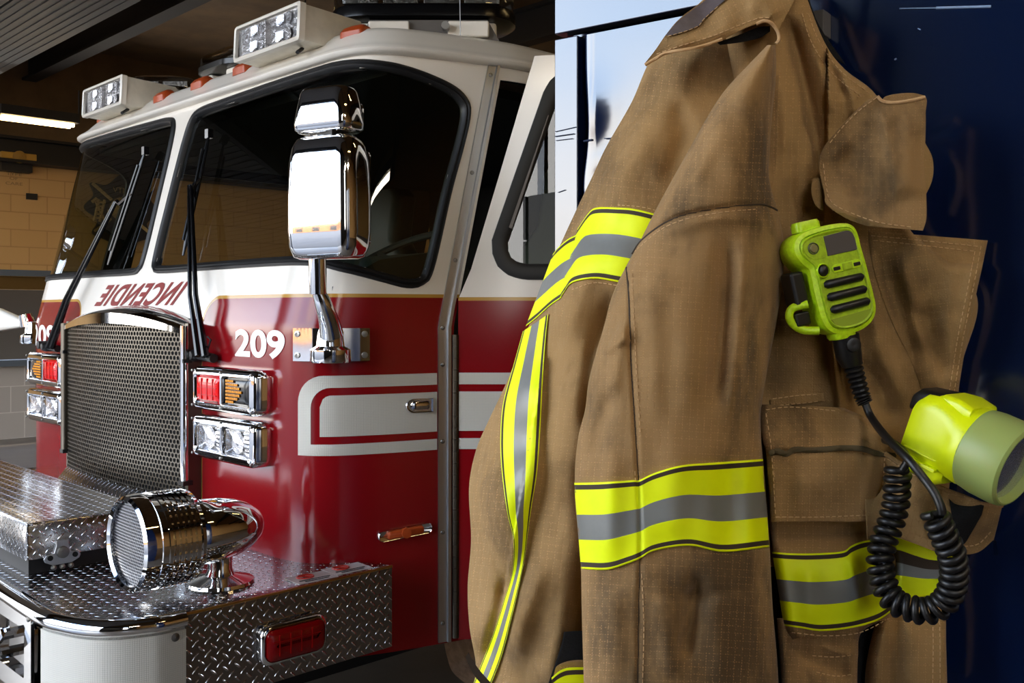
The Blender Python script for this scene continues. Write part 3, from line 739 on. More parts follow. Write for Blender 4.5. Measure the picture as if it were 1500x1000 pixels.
# --- mirrors
fN = Vector((.319, -.948, 0)); fS = Vector((.948, .319, 0))
def mirror(sg, label):
    c = PL(482, 290, 2.56); c = Vector((sg * c.x, c.y, 0)); ex_ = Vector((-.60, -.10, 0)) if sg < 0 else Vector((0, 0, 0)); c = c + ex_; n_ = Vector((sg * fN.x, fN.y, 0)); s_ = Vector((sg * fS.x, fS.y, 0))
    o = empty('side_mirror', (c.x, c.y, 1.35), 0, TR); o['label'] = label
    def ring(w, d, z, r, cs=0, cd=0): return [s_ * (a + cs) - n_ * (e + cd) + Vector((0, 0, z - 1.35)) for a, e in rrect(w, d, r, 6)]
    z0 = 1.45 + (457 - 380) / F * 2.56; z1 = 1.45 + (457 - 199) / F * 2.56
    hgt = z1 - z0
    prof = [(.00, .150, .075, .02), (.02, .185, .095, .03), (.10, .205, .112, .034), (.22, .212, .120, .036), (.5, .212, .122, .036), (.78, .206, .118, .036), (.90, .192, .108, .035), (.965, .172, .092, .03), (1.0, .13, .06, .02)]
    b = MB(); b.loft([ring(w, d, z0 + t * hgt, r) for t, w, d, r in prof]); b.build('mirror_housing', CHROME, o, smooth=60)
    za = z1 + .006; h2 = (200 - 134) / F * 2.56
    b = MB(); b.loft([ring(w, d, za + t * h2, r, .0, .0) for t, w, d, r in ((0, .15, .08, .02), (.06, .172, .098, .026), (.2, .178, .104, .03), (.6, .163, .094, .03), (.88, .148, .084, .028), (.97, .135, .074, .024), (1, .11, .05, .015))]); b.build('spot_mirror_housing', CHROME, o, smooth=60)
    box('mirror_neck', (0, 0, z1 + .002 - 1.35), (.1, .05, .02), BLACK, o)
    for nm, w, zc_, h_ in (('mirror_glass', .17, (z0 + z1) / 2, hgt * .8), ('spot_mirror_glass', .13, za + h2 * .45, h2 * .6)):
        b = MB().prism(rrect(w, h_, .02), -n_ * .0615 + Vector((0, 0, zc_ - 1.35)), s_, (0, 0, 1), -n_, .003 if nm == 'mirror_glass' else -.006); b.build(nm, CHROME, o)
    q = lambda px, py, Y: (lambda p: Vector((sg * p.x - c.x, p.y - c.y, p.z - 1.35)))(PL(px, py, Y))
    b = MB().tube([p_ + ex_ for p_ in (q(466, 372, 2.56), q(465, 380, 2.56), q(466, 430, 2.57))], [.024, .0235, .0225], 16); b.build('mirror_arm', CHROME, o, smooth=50)
    if sg < 0:                                                  # far one stands on a tapered outrigger; its white stands in for reflected sky
        a0 = Vector((-1.13, .1, 1.395)) - Vector((c.x, c.y, 1.35)); a1 = q(467, 428, 2.57) + ex_ + Vector((0, 0, -.05)); dv = (a1 - a0); up = Vector((0, 0, 1)); sdv = dv.cross(up).normalized()
        MB().loft([[a0 + dv * f + up * (z * h) + sdv * (x_ * .05) for x_, z in rrect(1, 1, .3, 3)] for f, h in ((0, .03), (.10, .034), (.36, .10), (.9, .15), (1.0, .15))]).build('mirror_outrigger', WHITEP, o, smooth=50)
    b = MB(); path = crom([q(467, 428, 2.575), q(474, 446, 2.585), q(482, 470, 2.61), q(486, 490, 2.63)] if sg > 0 else [q(482, 462, 2.62), q(484, 475, 2.625), q(486, 490, 2.63)], 5); b.tube(path, list(np.linspace(.018 if sg > 0 else .026, .032, len(path))), 16)
    b.build('mirror_stem', CHROME, o, smooth=60)
    b = MB(); rows = []
    for s in np.linspace(1.012, 1.217, 14):
        rows.append([Vector((sg * p.x - c.x, p.y - c.y, p.z - 1.35)) for p in (srf(s, 1.316, 0), srf(s, 1.316, .014), srf(s, 1.406, .014), srf(s, 1.406, 0))])
    b.grid(rows, closed_u=True); n0 = len(b.v)
    b.f += [(0, 1, 2, 3), tuple(n0 - 4 + k for k in (3, 2, 1, 0))]; b.m += [0, 0]
    b.build('mirror_bracket', CHROME, o, smooth=30)
    cc = srf(1.115, 1.361, 0); nx, ny = cnorm(1.115); p = Vector((sg * cc.x - c.x, cc.y - c.y, cc.z - 1.35)); d_ = Vector((sg * nx, ny, 0))
    b = MB().lathe([(.052, -.046), (.055, -.04), (.054, -.012), (.038, -.002), (.034, .03), (.03, .045)], p + d_ * .048, (0, 0, 1), 32); b.build('mirror_pivot', CHROME, o, smooth=40)
    b = MB()
    for s in (1.026, 1.203):
        for z in (1.332, 1.39):
            nx, ny = cnorm(s); k = srf(s, z, .014); b.lathe([(.0085, 0), (.0085, .003), (.004, .0035), (.004, .001), (0, .001)], (sg * k.x - c.x, k.y - c.y, k.z - 1.35), (sg * nx, ny, 0), 12)
    build_each(b, 'bracket_screw', BOLT, o)
mirror(1, 'polished chrome mirror on the near front corner'); mirror(-1, 'polished chrome mirror on the far front corner')

# --- wipers
def wiper(piv, knee, tip, low, off=.03):
    o = empty('wiper', srf(*piv, 0), 0, TR); O = o.location
    L_ = lambda s, z, k=.03: srf(s + k * (2.1 if s > 0 else 2.5), z, k) - O
    arm = [L_(piv[0], piv[1], .045), L_((piv[0] * 2 + knee[0]) / 3, (piv[1] * 2 + knee[1]) / 3, .055), L_(*knee, .045)]
    b = MB().tube(arm, [.012, .0085, .006], 8); b.build('wiper_arm', GLOSSBLACK, o)
    d = Vector((.045, 0, 0)); arm2 = [arm[0] - d, arm[1] - d * .85, arm[2] - d * .35]
    MB().tube(arm2, [.011, .0075, .0055], 8).build('wiper_link', GLOSSBLACK, o)
    bl = [L_(*(np.array(low) * (1 - t) + np.array(tip) * t), .022) for t in np.linspace(0, 1, 9)]
    b = MB().tube(bl, [.004] + [.008] * 7 + [.004], 8, flat=.55); b.tube([p - Vector((0, .012, 0)) for p in bl[1:-1]], [.004] * 7, 6)
    b.tube([arm[2], (arm[2] + bl[4]) / 2 + Vector((0, -.01, 0)), bl[5]], .008, 6); b.box(bl[8], (.022, .02, .03)); b.build('wiper_blade', GLOSSBLACK, o)
    b = MB().lathe([(.019, 0), (.019, .035), (.013, .048), (0, .05)], L_(piv[0], piv[1], 0), (0, -1, 0), 16)
    b.lathe([(.016, 0), (.016, .045), (0, .048)], L_(piv[0] - .05, piv[1] + .006, 0), (0, -1, 0), 14)
    b.tube([L_(piv[0] - .07, piv[1] + .004, .025), L_(piv[0] + .055, piv[1] - .006, .025)], .014, 10); b.build('wiper_pivot', BLACK, o)
    b = MB().tube([L_(piv[0] + .01, piv[1] + .01, .03), L_(piv[0] + .035, piv[1] + .05, .035), L_(piv[0] + .012, piv[1] + .06, .04)], .003, 6); b.build('washer_hose', BLACK, o)
wiper((.515, 1.317), (.19, 1.87), (.232, 2.05), (.255, 1.635)); wiper((-.76, 1.312), (-.42, 1.865), (-.272, 2.05), (-.354, 1.625))

# --- roof equipment
LEDM = simple('clear_lens_block', '#9a9ea2', .12, .7, grain=(90, .004, .5))
LENSD = simple('smoked_lens', '#2a2622', .12, 0)
def flood(x):
    o = empty('scene_light', (x, .19, 2.262), 0, TR); M = Matrix.Rotation(math.radians(-3), 4, 'X')
    o['label'] = 'cream scene light box with four clear lamps'
    w, h, d = .385, .112, .25
    b = MB(); b.loft([[M @ Vector((a, y, h / 2 + z)) for a, z in rrect(w - q, h - q, .008, 2)] for q, y in ((0, .012), (0, d - .03), (.03, d))]); b.build('light_housing', CREAM, o, smooth=30)
    b = MB(); b.loft([[M @ Vector((a, y, h / 2 + z)) for a, z in rrect(w + .006 - q, h + .006 - q, .008, 2)] for q, y in ((0, .02), (0, 0), (.012, -.005), (.022, -.002), (.026, .008))], caps=False); b.build('light_bezel_frame', WHITEP, o, smooth=30)
    b = MB().box(M @ Vector((0, .011, h / 2)), (w - .02, .002, h - .02))
    for i in range(2):
        for j in range(2):
            cx, cz = (i - .5) * .155 + .015, h * (.28 + .44 * j)
            for q in range(4): b.box(M @ Vector((cx + .012 * q - .03, .006 - .002 * q, cz)), (.010, .006, .030 - .003 * q), Matrix.Rotation(.5, 4, 'Z'))
            b.lathe([(.02, .004), (.016, .010), (0, .011)], M @ Vector((cx + .03, 0, cz)), (0, 1, 0), 12)
    b.box(M @ Vector((0, .004, h / 2)), (.006, .012, h - .025)); b.build('light_reflector', REFLECTOR, o, smooth=30)
    b = MB().prism(rrect(w - .02, h - .02, .006), M @ Vector((0, -.002, h / 2)), (1, 0, 0), (0, 0, 1), (0, 1, 0), .002); b.build('light_lens', CLEARL, o)
    b = MB()
    for k in (-.12, .12): b.box((k, .12, -.014), (.03, .06, .034))
    b.tube([(.12, .06, -.005), (.155, .02, -.03)], .006, 6); build_each(b, 'light_foot', BLACK, o)
flood(.635); flood(-.635)
for k, (x, y, rz) in enumerate(((-.31, .305, 0), (0, .305, 0), (.31, .305, 0), (.93, .325, .25), (-.93, .325, -.25))):
    o = empty('clearance_light', (x, y, 2.272), rz, TR)
    b = MB(); b.loft([[(a, e * (1 - t * .3) + t * .012, z) for a, e in rrect(.088 * f, .058 * f, .012, 3)] for t, z, f in ((0, -.012, 1), (0, .012, 1), (.5, .026, .92), (1, .036, .62), (1, .038, .3))]); b.build('amber_cover', ORANGE, o, smooth=30)
def lightbar(c, rz, L, label):
    hf = 1 if L > .5 else .62
    o = empty('light_bar', c, rz, TR); o['label'] = label
    def rg(w, d, z, r): return [(a, e, z * hf) for a, e in rrect(w, min(d, w * .9), min(r, w * .4), 8)]
    b = MB(); b.loft([rg(L * .93, .22, 0, .10), rg(L, .27, .012, .13), rg(L, .27, .045, .13), rg(L * .99, .26, .052, .128)]); b.build('light_bar_base', GLOSSBLACK, o, smooth=40)
    b = MB(); b.loft([rg(L * .985, .255, .052, .126), rg(L * .98, .25, .11, .124), rg(L * .94, .22, .130, .11), rg(L * .8, .12, .136, .06)]); b.build('light_bar_cover', mk_glass('smoke_cover', (.55, .53, .5, 1)) if 'smoke_cover' not in bpy.data.materials else bpy.data.materials['smoke_cover'], o, smooth=50)
    b = MB()
    n = max(2, int(L / .135))
    for sy in (-1, 1):
        for k in range(n): b.box(((k - (n - 1) / 2) * L * .86 / n, sy * .095 * (1 if hf == 1 else .6), .082 * hf), (L * .86 / n * .88, .02, .05 * hf))
    build_each(b, 'led_module', LEDM, o, bevel=.004)
    b = MB()
    for k in (-1, 1): b.box((k * L * .3, 0, -.045), (.12, .2, .09))
    build_each(b, 'light_bar_foot', WHITEP, o, bevel=.01)
p = PL(621, 24, 3.25); lightbar((p.x, p.y, 2.372), TH, .60, 'near angled light bar on the cab roof')
p = PL(352, 95, 4.1); lightbar((p.x, p.y, 2.43), 0, .40, 'middle light bar on the cab roof')
p = PL(243, 127, 4.5); lightbar((p.x, p.y, 2.42), TH, .30, 'far angled light bar on the cab roof')
p = PL(626, 45, 3.12); b = MB(); q = w2l(Vector((XC, YC, 0)) + Vector((1, 0, 0)))
o = empty('light_bar_bracket', (p.x, p.y, 2.32), TH, TR)
b = MB().prism([(-.21, -.03), (-.185, .045), (-.185, .05), (.19, .05), (.235, -.03)], (0, 0, 0), (1, 0, 0), (0, 0, 1), (0, 1, 0), .16); b.build('bracket_plate', GREYP, o)
for x in (-.12, .13): box('bracket_plate', (x, -.01, .018), (.13, .02, .05), WHITEP, o, bevel=.006)
MB().lathe([(.013, 0), (.013, .03), (0, .03)], (.06, -.02, .02), (0, -1, 0), 10).build('bracket_bolt', BOLT, o)
MB().tube([(.105, -.05, .12), (.107, -.05, -.02)], .0015, 6).build('light_bar_wire', BOLT, o)
# --- tread-plate step bracket under the door
b = MB(); q = lambda px, py, Y: PL(px, py, Y)
L_ = crom([q(650, 938, 2.95), q(655, 962, 2.93), q(664, 985, 2.9), q(688, 1004, 2.86), q(720, 1020, 2.82)], 6); R_ = crom([q(676, 934, 2.99), q(674, 955, 2.97), q(682, 975, 2.94), q(700, 996, 2.9), q(730, 1008, 2.86)], 6)
b.grid([L_, R_, [p + Vector((0, .06, 0)) for p in R_], [p + Vector((0, .06, 0)) for p in L_]], closed_v=True).build('step_bracket', simple('dull_tread_plate', '#b39a84', .45, .15, grain=(40, .004, .7)), TR, smooth=60)

# ================================================================== LOCKER (frame: x along its face to the right, y into it)
LA_ = math.atan2(-.59, .807); LO = Vector((.0505, 1.179, 0)); lx = Vector((math.cos(LA_), math.sin(LA_), 0)); ly = Vector((-lx.y, lx.x, 0))
LK = empty('steel_locker', LO, LA_); props(LK, 'glossy blue steel locker with the coat hung on its door', 'locker')
def onl(px, py):                                                # point of the locker face behind a picture point
    a = (px - CX) / F; k = (a * LO.y - LO.x) / (lx.x - a * lx.y); Y = LO.y + lx.y * k; return k, H - (py - CY) / F * Y
LW, LD, LZ = .92, .5, 1.98
box('locker_carcass', (LW / 2, LD / 2 + .03, LZ / 2), (LW, LD - .02, LZ), BLUE, LK, bevel=.002)
g0, zg = onl(846, 0)[0], onl(812, 53)[1]
box('locker_stile', (g0 / 2, .01, (zg - .004) / 2), (g0, .02, zg - .004), BLUE, LK, bevel=.0015)
box('locker_stile', (LW - .016, .01, (zg - .004) / 2), (.032, .02, zg - .004), BLUE, LK, bevel=.0015)
box('locker_top_rail', (LW / 2, .01, (zg + LZ) / 2 + .001), (LW, .02, LZ - zg - .002), BLUE, LK, bevel=.0015)
d0 = onl(854, 0)[0]; b = MB(); rows = []
zz = list(np.linspace(.1, 1.40, 20)) + list(np.linspace(1.41, zg - .006, 40))
def lip(z): return .004 * math.exp(-((z - 1.665) / .045) ** 2) - .003 * math.exp(-((z - 1.60) / .03) ** 2)
for z in zz:
    e = lip(z); rows.append([(d0 + e, .024, z), (d0 + e, .006, z), (d0 + e + .002, .0015, z), (d0 + e + .006, -.001, z), (d0 + .018, -.001 + abs(e) * .6, z), (d0 + .04, -.001 + abs(e) * .9, z), (d0 + .075, -.001 + abs(e) * .3, z)] + [(x, -.001, z) for x in np.linspace(d0 + .12, LW - .04, 12)] + [(LW - .036, .02, z)])
b.grid(rows).build('locker_door', BLUE, LK, smooth=50)
box('door_gap', (LW / 2, .022, zg / 2), (LW - .01, .003, zg), DARK, LK)
k0, za = onl(1198, 25); k1, zb = onl(1218, 58)
box('coat_hook', ((k0 + k1) / 2, -.012, (za + zb) / 2), (k1 - k0, .022, za - zb), GREYP, LK, bevel=.001)
za_pk = za + .05
box('coat_hook', (k0 - .02, -.035, za + .05), (.02, .07, .012), BOLT, LK)
SCR = simple('scratch_white', '#9fb6d8', .6); SCD = simple('scratch_dark', '#2b3550', .6)
def scr(px0, py0, px1, py1, r, m):
    a, za_ = onl(px0, py0); c, zc_ = onl(px1, py1); b = MB().tube([(a, -.0012, za_), (c, -.0012, zc_)], r, 5, flat=1); b.build('scratch', m, LK)
for a in ((1372, 12, 1452, 10, .0011), (1318, 13, 1375, 12, .0005), (1345, 42, 1349, 44, .0006), (1311, 88, 1314, 86, .0009), (1195, 24, 1215, 27, .0004)): scr(*a, SCR)
for a in ((814, 193, 845, 186, .0004), (814, 200, 842, 196, .0006), (815, 206, 840, 203, .0004), (818, 282, 829, 278, .0004), (886, 203, 905, 202, .0006), (856, 207, 868, 205, .0012)): scr(*a, SCD)

# ================================================================== TURNOUT COAT hung on the locker door
hk = W(1170, -40, .93)
CT = empty('turnout_coat', (W(1130, 400, .93).x, .93, .55)); props(CT, 'tan firefighter coat with lime and silver bands hanging on the blue locker', 'coat')
CO = Vector(CT.location)
np_rng = np.random.default_rng(3)
def hits(P):
    """distance and signed side of points (N,2) to a polyline, with run parameter"""
    P = np.array(P, float)
    def f(x, y):
        best = np.full(x.shape, 1e9); sg = np.zeros(x.shape); tt = np.zeros(x.shape); L = np.r_[0, np.cumsum(np.linalg.norm(np.diff(P, axis=0), axis=1))]
        for i in range(len(P) - 1):
            a, b = P[i], P[i + 1]; d = b - a; l2 = d @ d
            t = np.clip(((x - a[0]) * d[0] + (y - a[1]) * d[1]) / l2, 0, 1)
            qx, qy = x - a[0] - t * d[0], y - a[1] - t * d[1]; dist = np.hypot(qx, qy)
            m = dist < best; best = np.where(m, dist, best); sg = np.where(m, np.sign(d[0] * qy - d[1] * qx), sg); tt = np.where(m, (L[i] + t * math.sqrt(l2)) / L[-1], tt)
        return best, sg, tt
    return f
def ridge(P, w, amp, fade=.25):
    """amp in mm, towards the viewer; tapers at both ends"""
    g = hits([tuple(p) for p in crom(P, 5)])
    def f(x, y):
        d, s, t = g(x, y); e = np.clip(np.minimum(t, 1 - t) / max(fade, 1e-3), 0, 1) if fade else 1.0
        return -amp / 1000 * np.exp(-(d / w) ** 2) * (e * e * (3 - 2 * e) if fade else 1)
    return f
def fold(P, w, amp, fade=.2, skew=2.2):
    """asymmetric fold: a sharp drop on the right of the run, a soft back on the left"""
    g = hits([tuple(p) for p in crom(P, 5)])
    def f(x, y):
        d, s, t = g(x, y); e = np.clip(np.minimum(t, 1 - t) / max(fade, 1e-3), 0, 1); e = e * e * (3 - 2 * e)
        return -amp / 1000 * np.where(s > 0, np.exp(-(d / w) ** 2), np.exp(-(d / (w * skew)) ** 2)) * e
    return f
def step(P, w, amp):
    """one side (left of the run, looking along it on the picture) stands amp mm nearer"""
    g = hits([tuple(p) for p in crom(P, 5)])
    return lambda x, y: (lambda d, s, t: -amp / 1000 * .5 * (1 + np.tanh(s * d / w)))(*g(x, y))
def pl(pts):                                                   # plane-ish depth through scattered (x, y, Y) points
    A = np.array(pts, float)
    def f(x, y):
        num = 0; den = 0
        for a, b, c in A:
            w = 1 / (((x - a) ** 2 + (y - b) ** 2) + 900.0) ** 1.5; num = num + w * c; den = den + w
        return num / den
    return f
def rumple(seed, amp, sc_):
    ph = np.random.default_rng(seed).uniform(0, 6.28, (9, 2)); an = np.random.default_rng(seed + 1).uniform(0, 3.14, 9)
    def f(x, y):
        v = 0
        for k in range(9):
            kx, ky = math.cos(an[k]), math.sin(an[k]); q = sc_ * (1 + .35 * k)
            v = v + np.sin((x * kx + y * ky) / q + ph[k, 0] + 1.6 * np.sin((x * ky - y * kx) / (q * 2.1) + ph[k, 1])) / (1 + .45 * k)
        return v * amp / 1000 / 3
    return f
class Cloth:
    obj = None
    def __init__(self, A, B, base, terms=(), edge=(60, .0, 60, .0), bulge=0, back=0, n=120, m=90, seed=1, amp=2.2, skirt=.012, rough=26, gran=1.0):
        self.A = np.array(crom(A, 12)); self.B = np.array(crom(B, 12)); self.base = base; self.terms = list(terms) + [rumple(seed, amp, rough), rumple(seed + 50, amp * .38, rough * .34)]
        self.edge = edge; self.bulge = bulge; self.back = back; self.n, self.m = n, m; self.skirt = skirt
    def D(self, x, y, s=None, raw=False):
        x = np.asarray(x, float); y = np.asarray(y, float)
        v = self.base(x, y)
        if s is None: s = self.s_of(x, y)
        if self.bulge: v = v - self.bulge * np.sqrt(np.clip(1 - (2 * s - 1) ** 2, 0, 1)) ** .8
        wl, dl, wr, dr = self.edge
        if dl or dr:
            ia = self.Ax(y); ib = self.Bx(y)
            v = v + dl * np.clip(1 - (x - ia) / wl, 0, 1.2) ** 2 + dr * np.clip(1 - (ib - x) / wr, 0, 1.2) ** 2
        for f in self.terms: v = v + f(x, y)
        return v
    def Ax(self, y): o = np.argsort(self.A[:, 1]); return np.interp(y, self.A[o, 1], self.A[o, 0])
    def Bx(self, y): o = np.argsort(self.B[:, 1]); return np.interp(y, self.B[o, 1], self.B[o, 0])
    def s_of(self, x, y):
        a, b = self.Ax(y), self.Bx(y); return np.clip((x - a) / np.maximum(b - a, 1), 0, 1)
    def pt(self, x, y, off=0.0):
        d = float(self.D(np.array([x]), np.array([y]))[0]) - off; return W(x, y, d) - CO
    def mesh(self, name, mat, parent=None, rot=0.0, label=None, tube=False):
        t = np.linspace(0, len(self.A) - 1, self.n); k = np.arange(len(self.A))
        ax, ay, bx, by = (np.interp(t, k, q) for q in (self.A[:, 0], self.A[:, 1], self.B[:, 0], self.B[:, 1]))
        s = np.linspace(0, 1, self.m)
        if self.bulge: s = .5 - .5 * np.cos(PI * s); s = .65 * s + .35 * np.linspace(0, 1, self.m)
        X = ax[:, None] * (1 - s) + bx[:, None] * s; Y = ay[:, None] * (1 - s) + by[:, None] * s
        Dp = self.D(X, Y, np.broadcast_to(s, X.shape))
        ux, uy = X * .9 / F, Y * .9 / F
        if tube:
            sb = np.linspace(1, 0, 26)[1:-1]; Xb = ax[:, None] * (1 - sb) + bx[:, None] * sb; Yb = ay[:, None] * (1 - sb) + by[:, None] * sb
            e = Dp[:, -1:] * sb + Dp[:, :1] * (1 - sb)
            Db = e + self.back * np.sqrt(1 - (2 * sb - 1) ** 2)
            X = np.c_[X, Xb]; Y = np.c_[Y, Yb]; Dp = np.c_[Dp, Db]
        else:
            X = np.c_[X[:, :1], X, X[:, -1:]]; Y = np.c_[Y[:, :1], Y, Y[:, -1:]]; Dp = np.c_[Dp[:, :1] + self.skirt, Dp, Dp[:, -1:] + self.skirt]
            X = np.r_[X[:1], X, X[-1:]]; Y = np.r_[Y[:1], Y, Y[-1:]]; Dp = np.r_[Dp[:1] + self.skirt, Dp, Dp[-1:] + self.skirt]
        P = np.stack([(X - CX) / F * Dp, Dp, H - (Y - CY) / F * Dp], -1) - np.array(CO)
        b = MB(); b.grid(P.tolist(), closed_u=tube)
        c_, s_ = math.cos(rot), math.sin(rot); U, V = X * .86 / F, Y * .86 / F
        b.uv = np.stack([U * c_ + V * s_, -U * s_ + V * c_], -1).reshape(-1, 2)
        self.obj = b.build(name, mat, parent or CT, label, smooth=180, recalc=False); return self.obj
    def tape(self, name, top, bot, parent=None, off=.0022, n=90, label=None, kinds=None):
        T = resample(crom(top, 10), n); B = resample(crom(bot, 10), n)
        kinds = kinds or [(0, .025, 0), (.025, .08, 2), (.08, .37, 0), (.37, .66, 1), (.66, .92, 0), (.92, .975, 2), (.975, 1, 0)]
        vs = []
        for k, (a, c, _) in enumerate(kinds): vs += list(np.linspace(a, c, 2 + int((c - a) * 22))[(0 if k == 0 else 1):])
        rows = []
        for v in [0] + vs + [1]:
            P = T * (1 - v) + B * v; d = self.D(P[:, 0], P[:, 1]) - off; rows.append([P, d])
        rows[0][1] = rows[0][1] + .005; rows[-1][1] = rows[-1][1] + .005
        G = [[tuple(W(p[0], p[1], q) - CO) for p, q in zip(P, d)] for P, d in rows]
        b = MB(); b.grid(G); full = [0] + vs + [1]; mi = []
        for i in range(len(full) - 1):
            v = (full[i] + full[i + 1]) / 2; mi += [next((k for a, c, k in kinds if a <= v <= c + 1e-9), 0)] * (n - 1)
        b.m = mi
        return b.build(name, [TLIME, TSILV, BROWNT], parent or self.obj or CT, label, smooth=180, recalc=False)
    def stitches(self, name, lines, r=.00042, dash=.0031, gap=.0017, mat=None, parent=None, off=.0006):
        for L in lines:
            b = MB(); P = resample(crom(L, 10), 160); d = self.D(P[:, 0], P[:, 1]) - off; Q = [W(p[0], p[1], q) - CO for p, q in zip(P, d)]
            acc = 0; cur = [Q[0]]; on = True
            for a, c in zip(Q, Q[1:]):
                acc += (c - a).length; cur.append(c)
                if acc > (dash if on else gap):
                    if on and len(cur) > 1: b.tube([cur[0], cur[-1]], r, 4)
                    cur = [c]; acc = 0; on = not on
            if b.v: b.build(name, mat or THREAD, parent or self.obj, smooth=60)
    def seam(self, name, lines, r, mat, parent=None, off=.0):
        for L in lines:
            P = resample(crom(L, 10), 70); d = self.D(P[:, 0], P[:, 1]) - off; MB().tube([W(p[0], p[1], q) - CO for p, q in zip(P, d)], r, 6).build(name, mat, parent or self.obj, smooth=60)

# ---- back body with the cross-back band
backA = [(1060, -30), (966, 66), (925, 150), (888, 215), (866, 262), (843, 310), (815, 372), (789, 440), (766, 500), (742, 560), (716, 615), (697, 660), (687, 715), (690, 790), (685, 860), (688, 920), (697, 975), (690, 1020)]
backB = [(1180, -30), (1170, 60), (1160, 150), (1120, 215), (1090, 262), (1060, 310), (1030, 372), (1000, 440), (980, 500), (965, 560), (955, 615), (950, 660), (945, 715), (945, 790), (945, 860), (945, 920), (945, 975), (945, 1020)]
BACK = Cloth(backA, backB, pl([(1050, 0, .945), (980, 120, .94), (900, 220, .94), (980, 300, .925), (860, 330, .955), (850, 450, .945), (930, 400, .92), (790, 500, .975), (860, 600, .935), (720, 650, 1.0), (800, 700, .94), (860, 800, .93), (700, 850, 1.0), (780, 900, .955), (840, 950, .94), (720, 990, .985)]),
    [step([(905, 170), (872, 262), (846, 340), (822, 420), (806, 470), (797, 520)], 5, -11),
     ridge([(950, 120), (915, 230), (890, 320)], 26, 7), ridge([(985, 140), (1000, 200), (975, 280)], 16, -9), ridge([(905, 150), (950, 165), (1010, 150)], 22, -5),
     ridge([(868, 470), (850, 600), (838, 720), (830, 860)], 24, 9), ridge([(815, 470), (800, 600), (795, 700), (775, 790), (745, 900)], 15, -10, .1),
     ridge([(770, 520), (735, 640), (722, 760), (712, 880)], 26, 10), ridge([(745, 830), (735, 890), (722, 935), (712, 985)], 13, -27), ridge([(725, 690), (745, 780), (760, 830)], 18, 5),
     ridge([(795, 820), (770, 900), (745, 985)], 16, 8), ridge([(830, 860), (815, 930), (800, 1010)], 20, 7), ridge([(862, 800), (852, 900), (845, 1010)], 18, -16), ridge([(905, 420), (868, 520), (858, 640)], 12, -10)],
    edge=(70, .065, 40, .02), n=230, m=120, seed=2, amp=2.0)
BKM = BACK.mesh('coat_back', TAN, rot=.12)
BACK.tape('cross_back_band', [(846, 335), (862, 312), (874, 304), (905, 304), (935, 307), (985, 320)], [(818, 440), (826, 428), (838, 414), (870, 408), (905, 413), (950, 420)])
BACK.tape('cross_back_band', [(810, 372), (818, 362), (832, 350), (846, 343)], [(770, 478), (785, 466), (805, 448), (822, 436)], n=40)
BACK.tape('trim_strip', [(766, 485), (752, 535), (737, 590), (733, 640), (735, 690), (743, 750), (752, 790), (751, 835), (738, 880), (722, 930), (704, 975), (690, 1010)],
          [(803, 460), (799, 500), (795, 560), (792, 620), (787, 690), (779, 740), (774, 775), (768, 820), (758, 868), (748, 910), (735, 960), (716, 1010)], n=150, off=.0065,
          kinds=[(0, .02, 0), (.02, .07, 2), (.07, .34, 0), (.34, .66, 1), (.66, .90, 0), (.90, .97, 2), (.97, 1, 0)])
BACK.stitches('back_stitching', [[(905, 300), (945, 304), (985, 316)], [(838, 424), (870, 414), (905, 418)]])
# loose rear hem strap and the black sleeve-well piece at the bottom
WELL = Cloth([(826, 925), (822, 945), (812, 975), (800, 1010)], [(905, 920), (905, 945), (905, 975), (905, 1010)], lambda x, y: .915 + 0 * x, [], n=30, m=30, amp=1.2)
WELL.mesh('wrist_well', VELCRO)
CUF = Cloth([(812, 985), (816, 975), (832, 968), (856, 966), (905, 968)][::-1], [(800, 1030), (806, 1030), (832, 1030), (856, 1030), (905, 1030)][::-1], lambda x, y: .903 + 0 * x, [], n=30, m=20, amp=1)
CUF.mesh('rear_hem', TAND)
def flat_strip(name, top, bot, Y, mats, kinds, n=40):
    S = Cloth([(0, 0), (1, 1)], [(2, 0), (2, 1)], lambda x, y: Y + 0 * x, amp=0.0)
    return S.tape(name, top, bot, n=n, kinds=kinds, off=.002)
flat_strip('rear_hem_band', [(808, 992), (822, 981), (842, 977), (905, 978)], [(808, 1035), (822, 1030), (842, 1026), (905, 1026)], .900, None, [(0, .08, 0), (.08, .22, 2), (.22, 1, 0)])
flat_strip('hem_strap', [(686, 955), (700, 978), (722, 1003)], [(682, 962), (694, 988), (715, 1012)], .955, None, [(0, 1, 2)], n=14)

# ---- shoulder yoke flap with the leather patch
YOKE = Cloth([(945, 92), (960, 73), (976, 50), (996, 27), (1034, -2), (1085, -40), (1150, -40), (1180, -30)], [(946, 97), (960, 88), (978, 78), (1022, 70), (1060, 57), (1098, 39), (1126, 32), (1140, 46)],
    pl([(950, 90, .915), (1000, 50, .895), (1060, 20, .885), (1130, 20, .88), (1130, 50, .885), (1030, 0, .915)]), [ridge([(975, 70), (1030, 52), (1090, 25)], 10, 4), ridge([(1100, 38), (1060, 50), (1010, 70)], 6, 2), ridge([(1090, 5), (1120, 10), (1140, 30)], 12, 5)], n=90, m=50, seed=9, amp=1.4, skirt=.02)
YOKE.mesh('yoke_flap', TAN, rot=-.45)
YOKE.seam('yoke_edge', [[(945, 95), (960, 86), (978, 77), (1022, 69), (1058, 57)], [(1108, 35), (1120, 30.5), (1130, 34), (1139, 46), (1141, 58), (1137, 64)]], .0016, TANS)
YOKE.stitches('yoke_stitching', [[(962, 79), (1000, 66), (1040, 54), (1080, 38), (1110, 27), (1130, 26)]])
P = [(975, 51), (984, 41), (998, 27), (1034, 0), (1075, -30), (1120, -30)]; Q = [(978, 53), (1000, 47), (1024, 38), (1032, 28), (1055, 6), (1090, -22)]
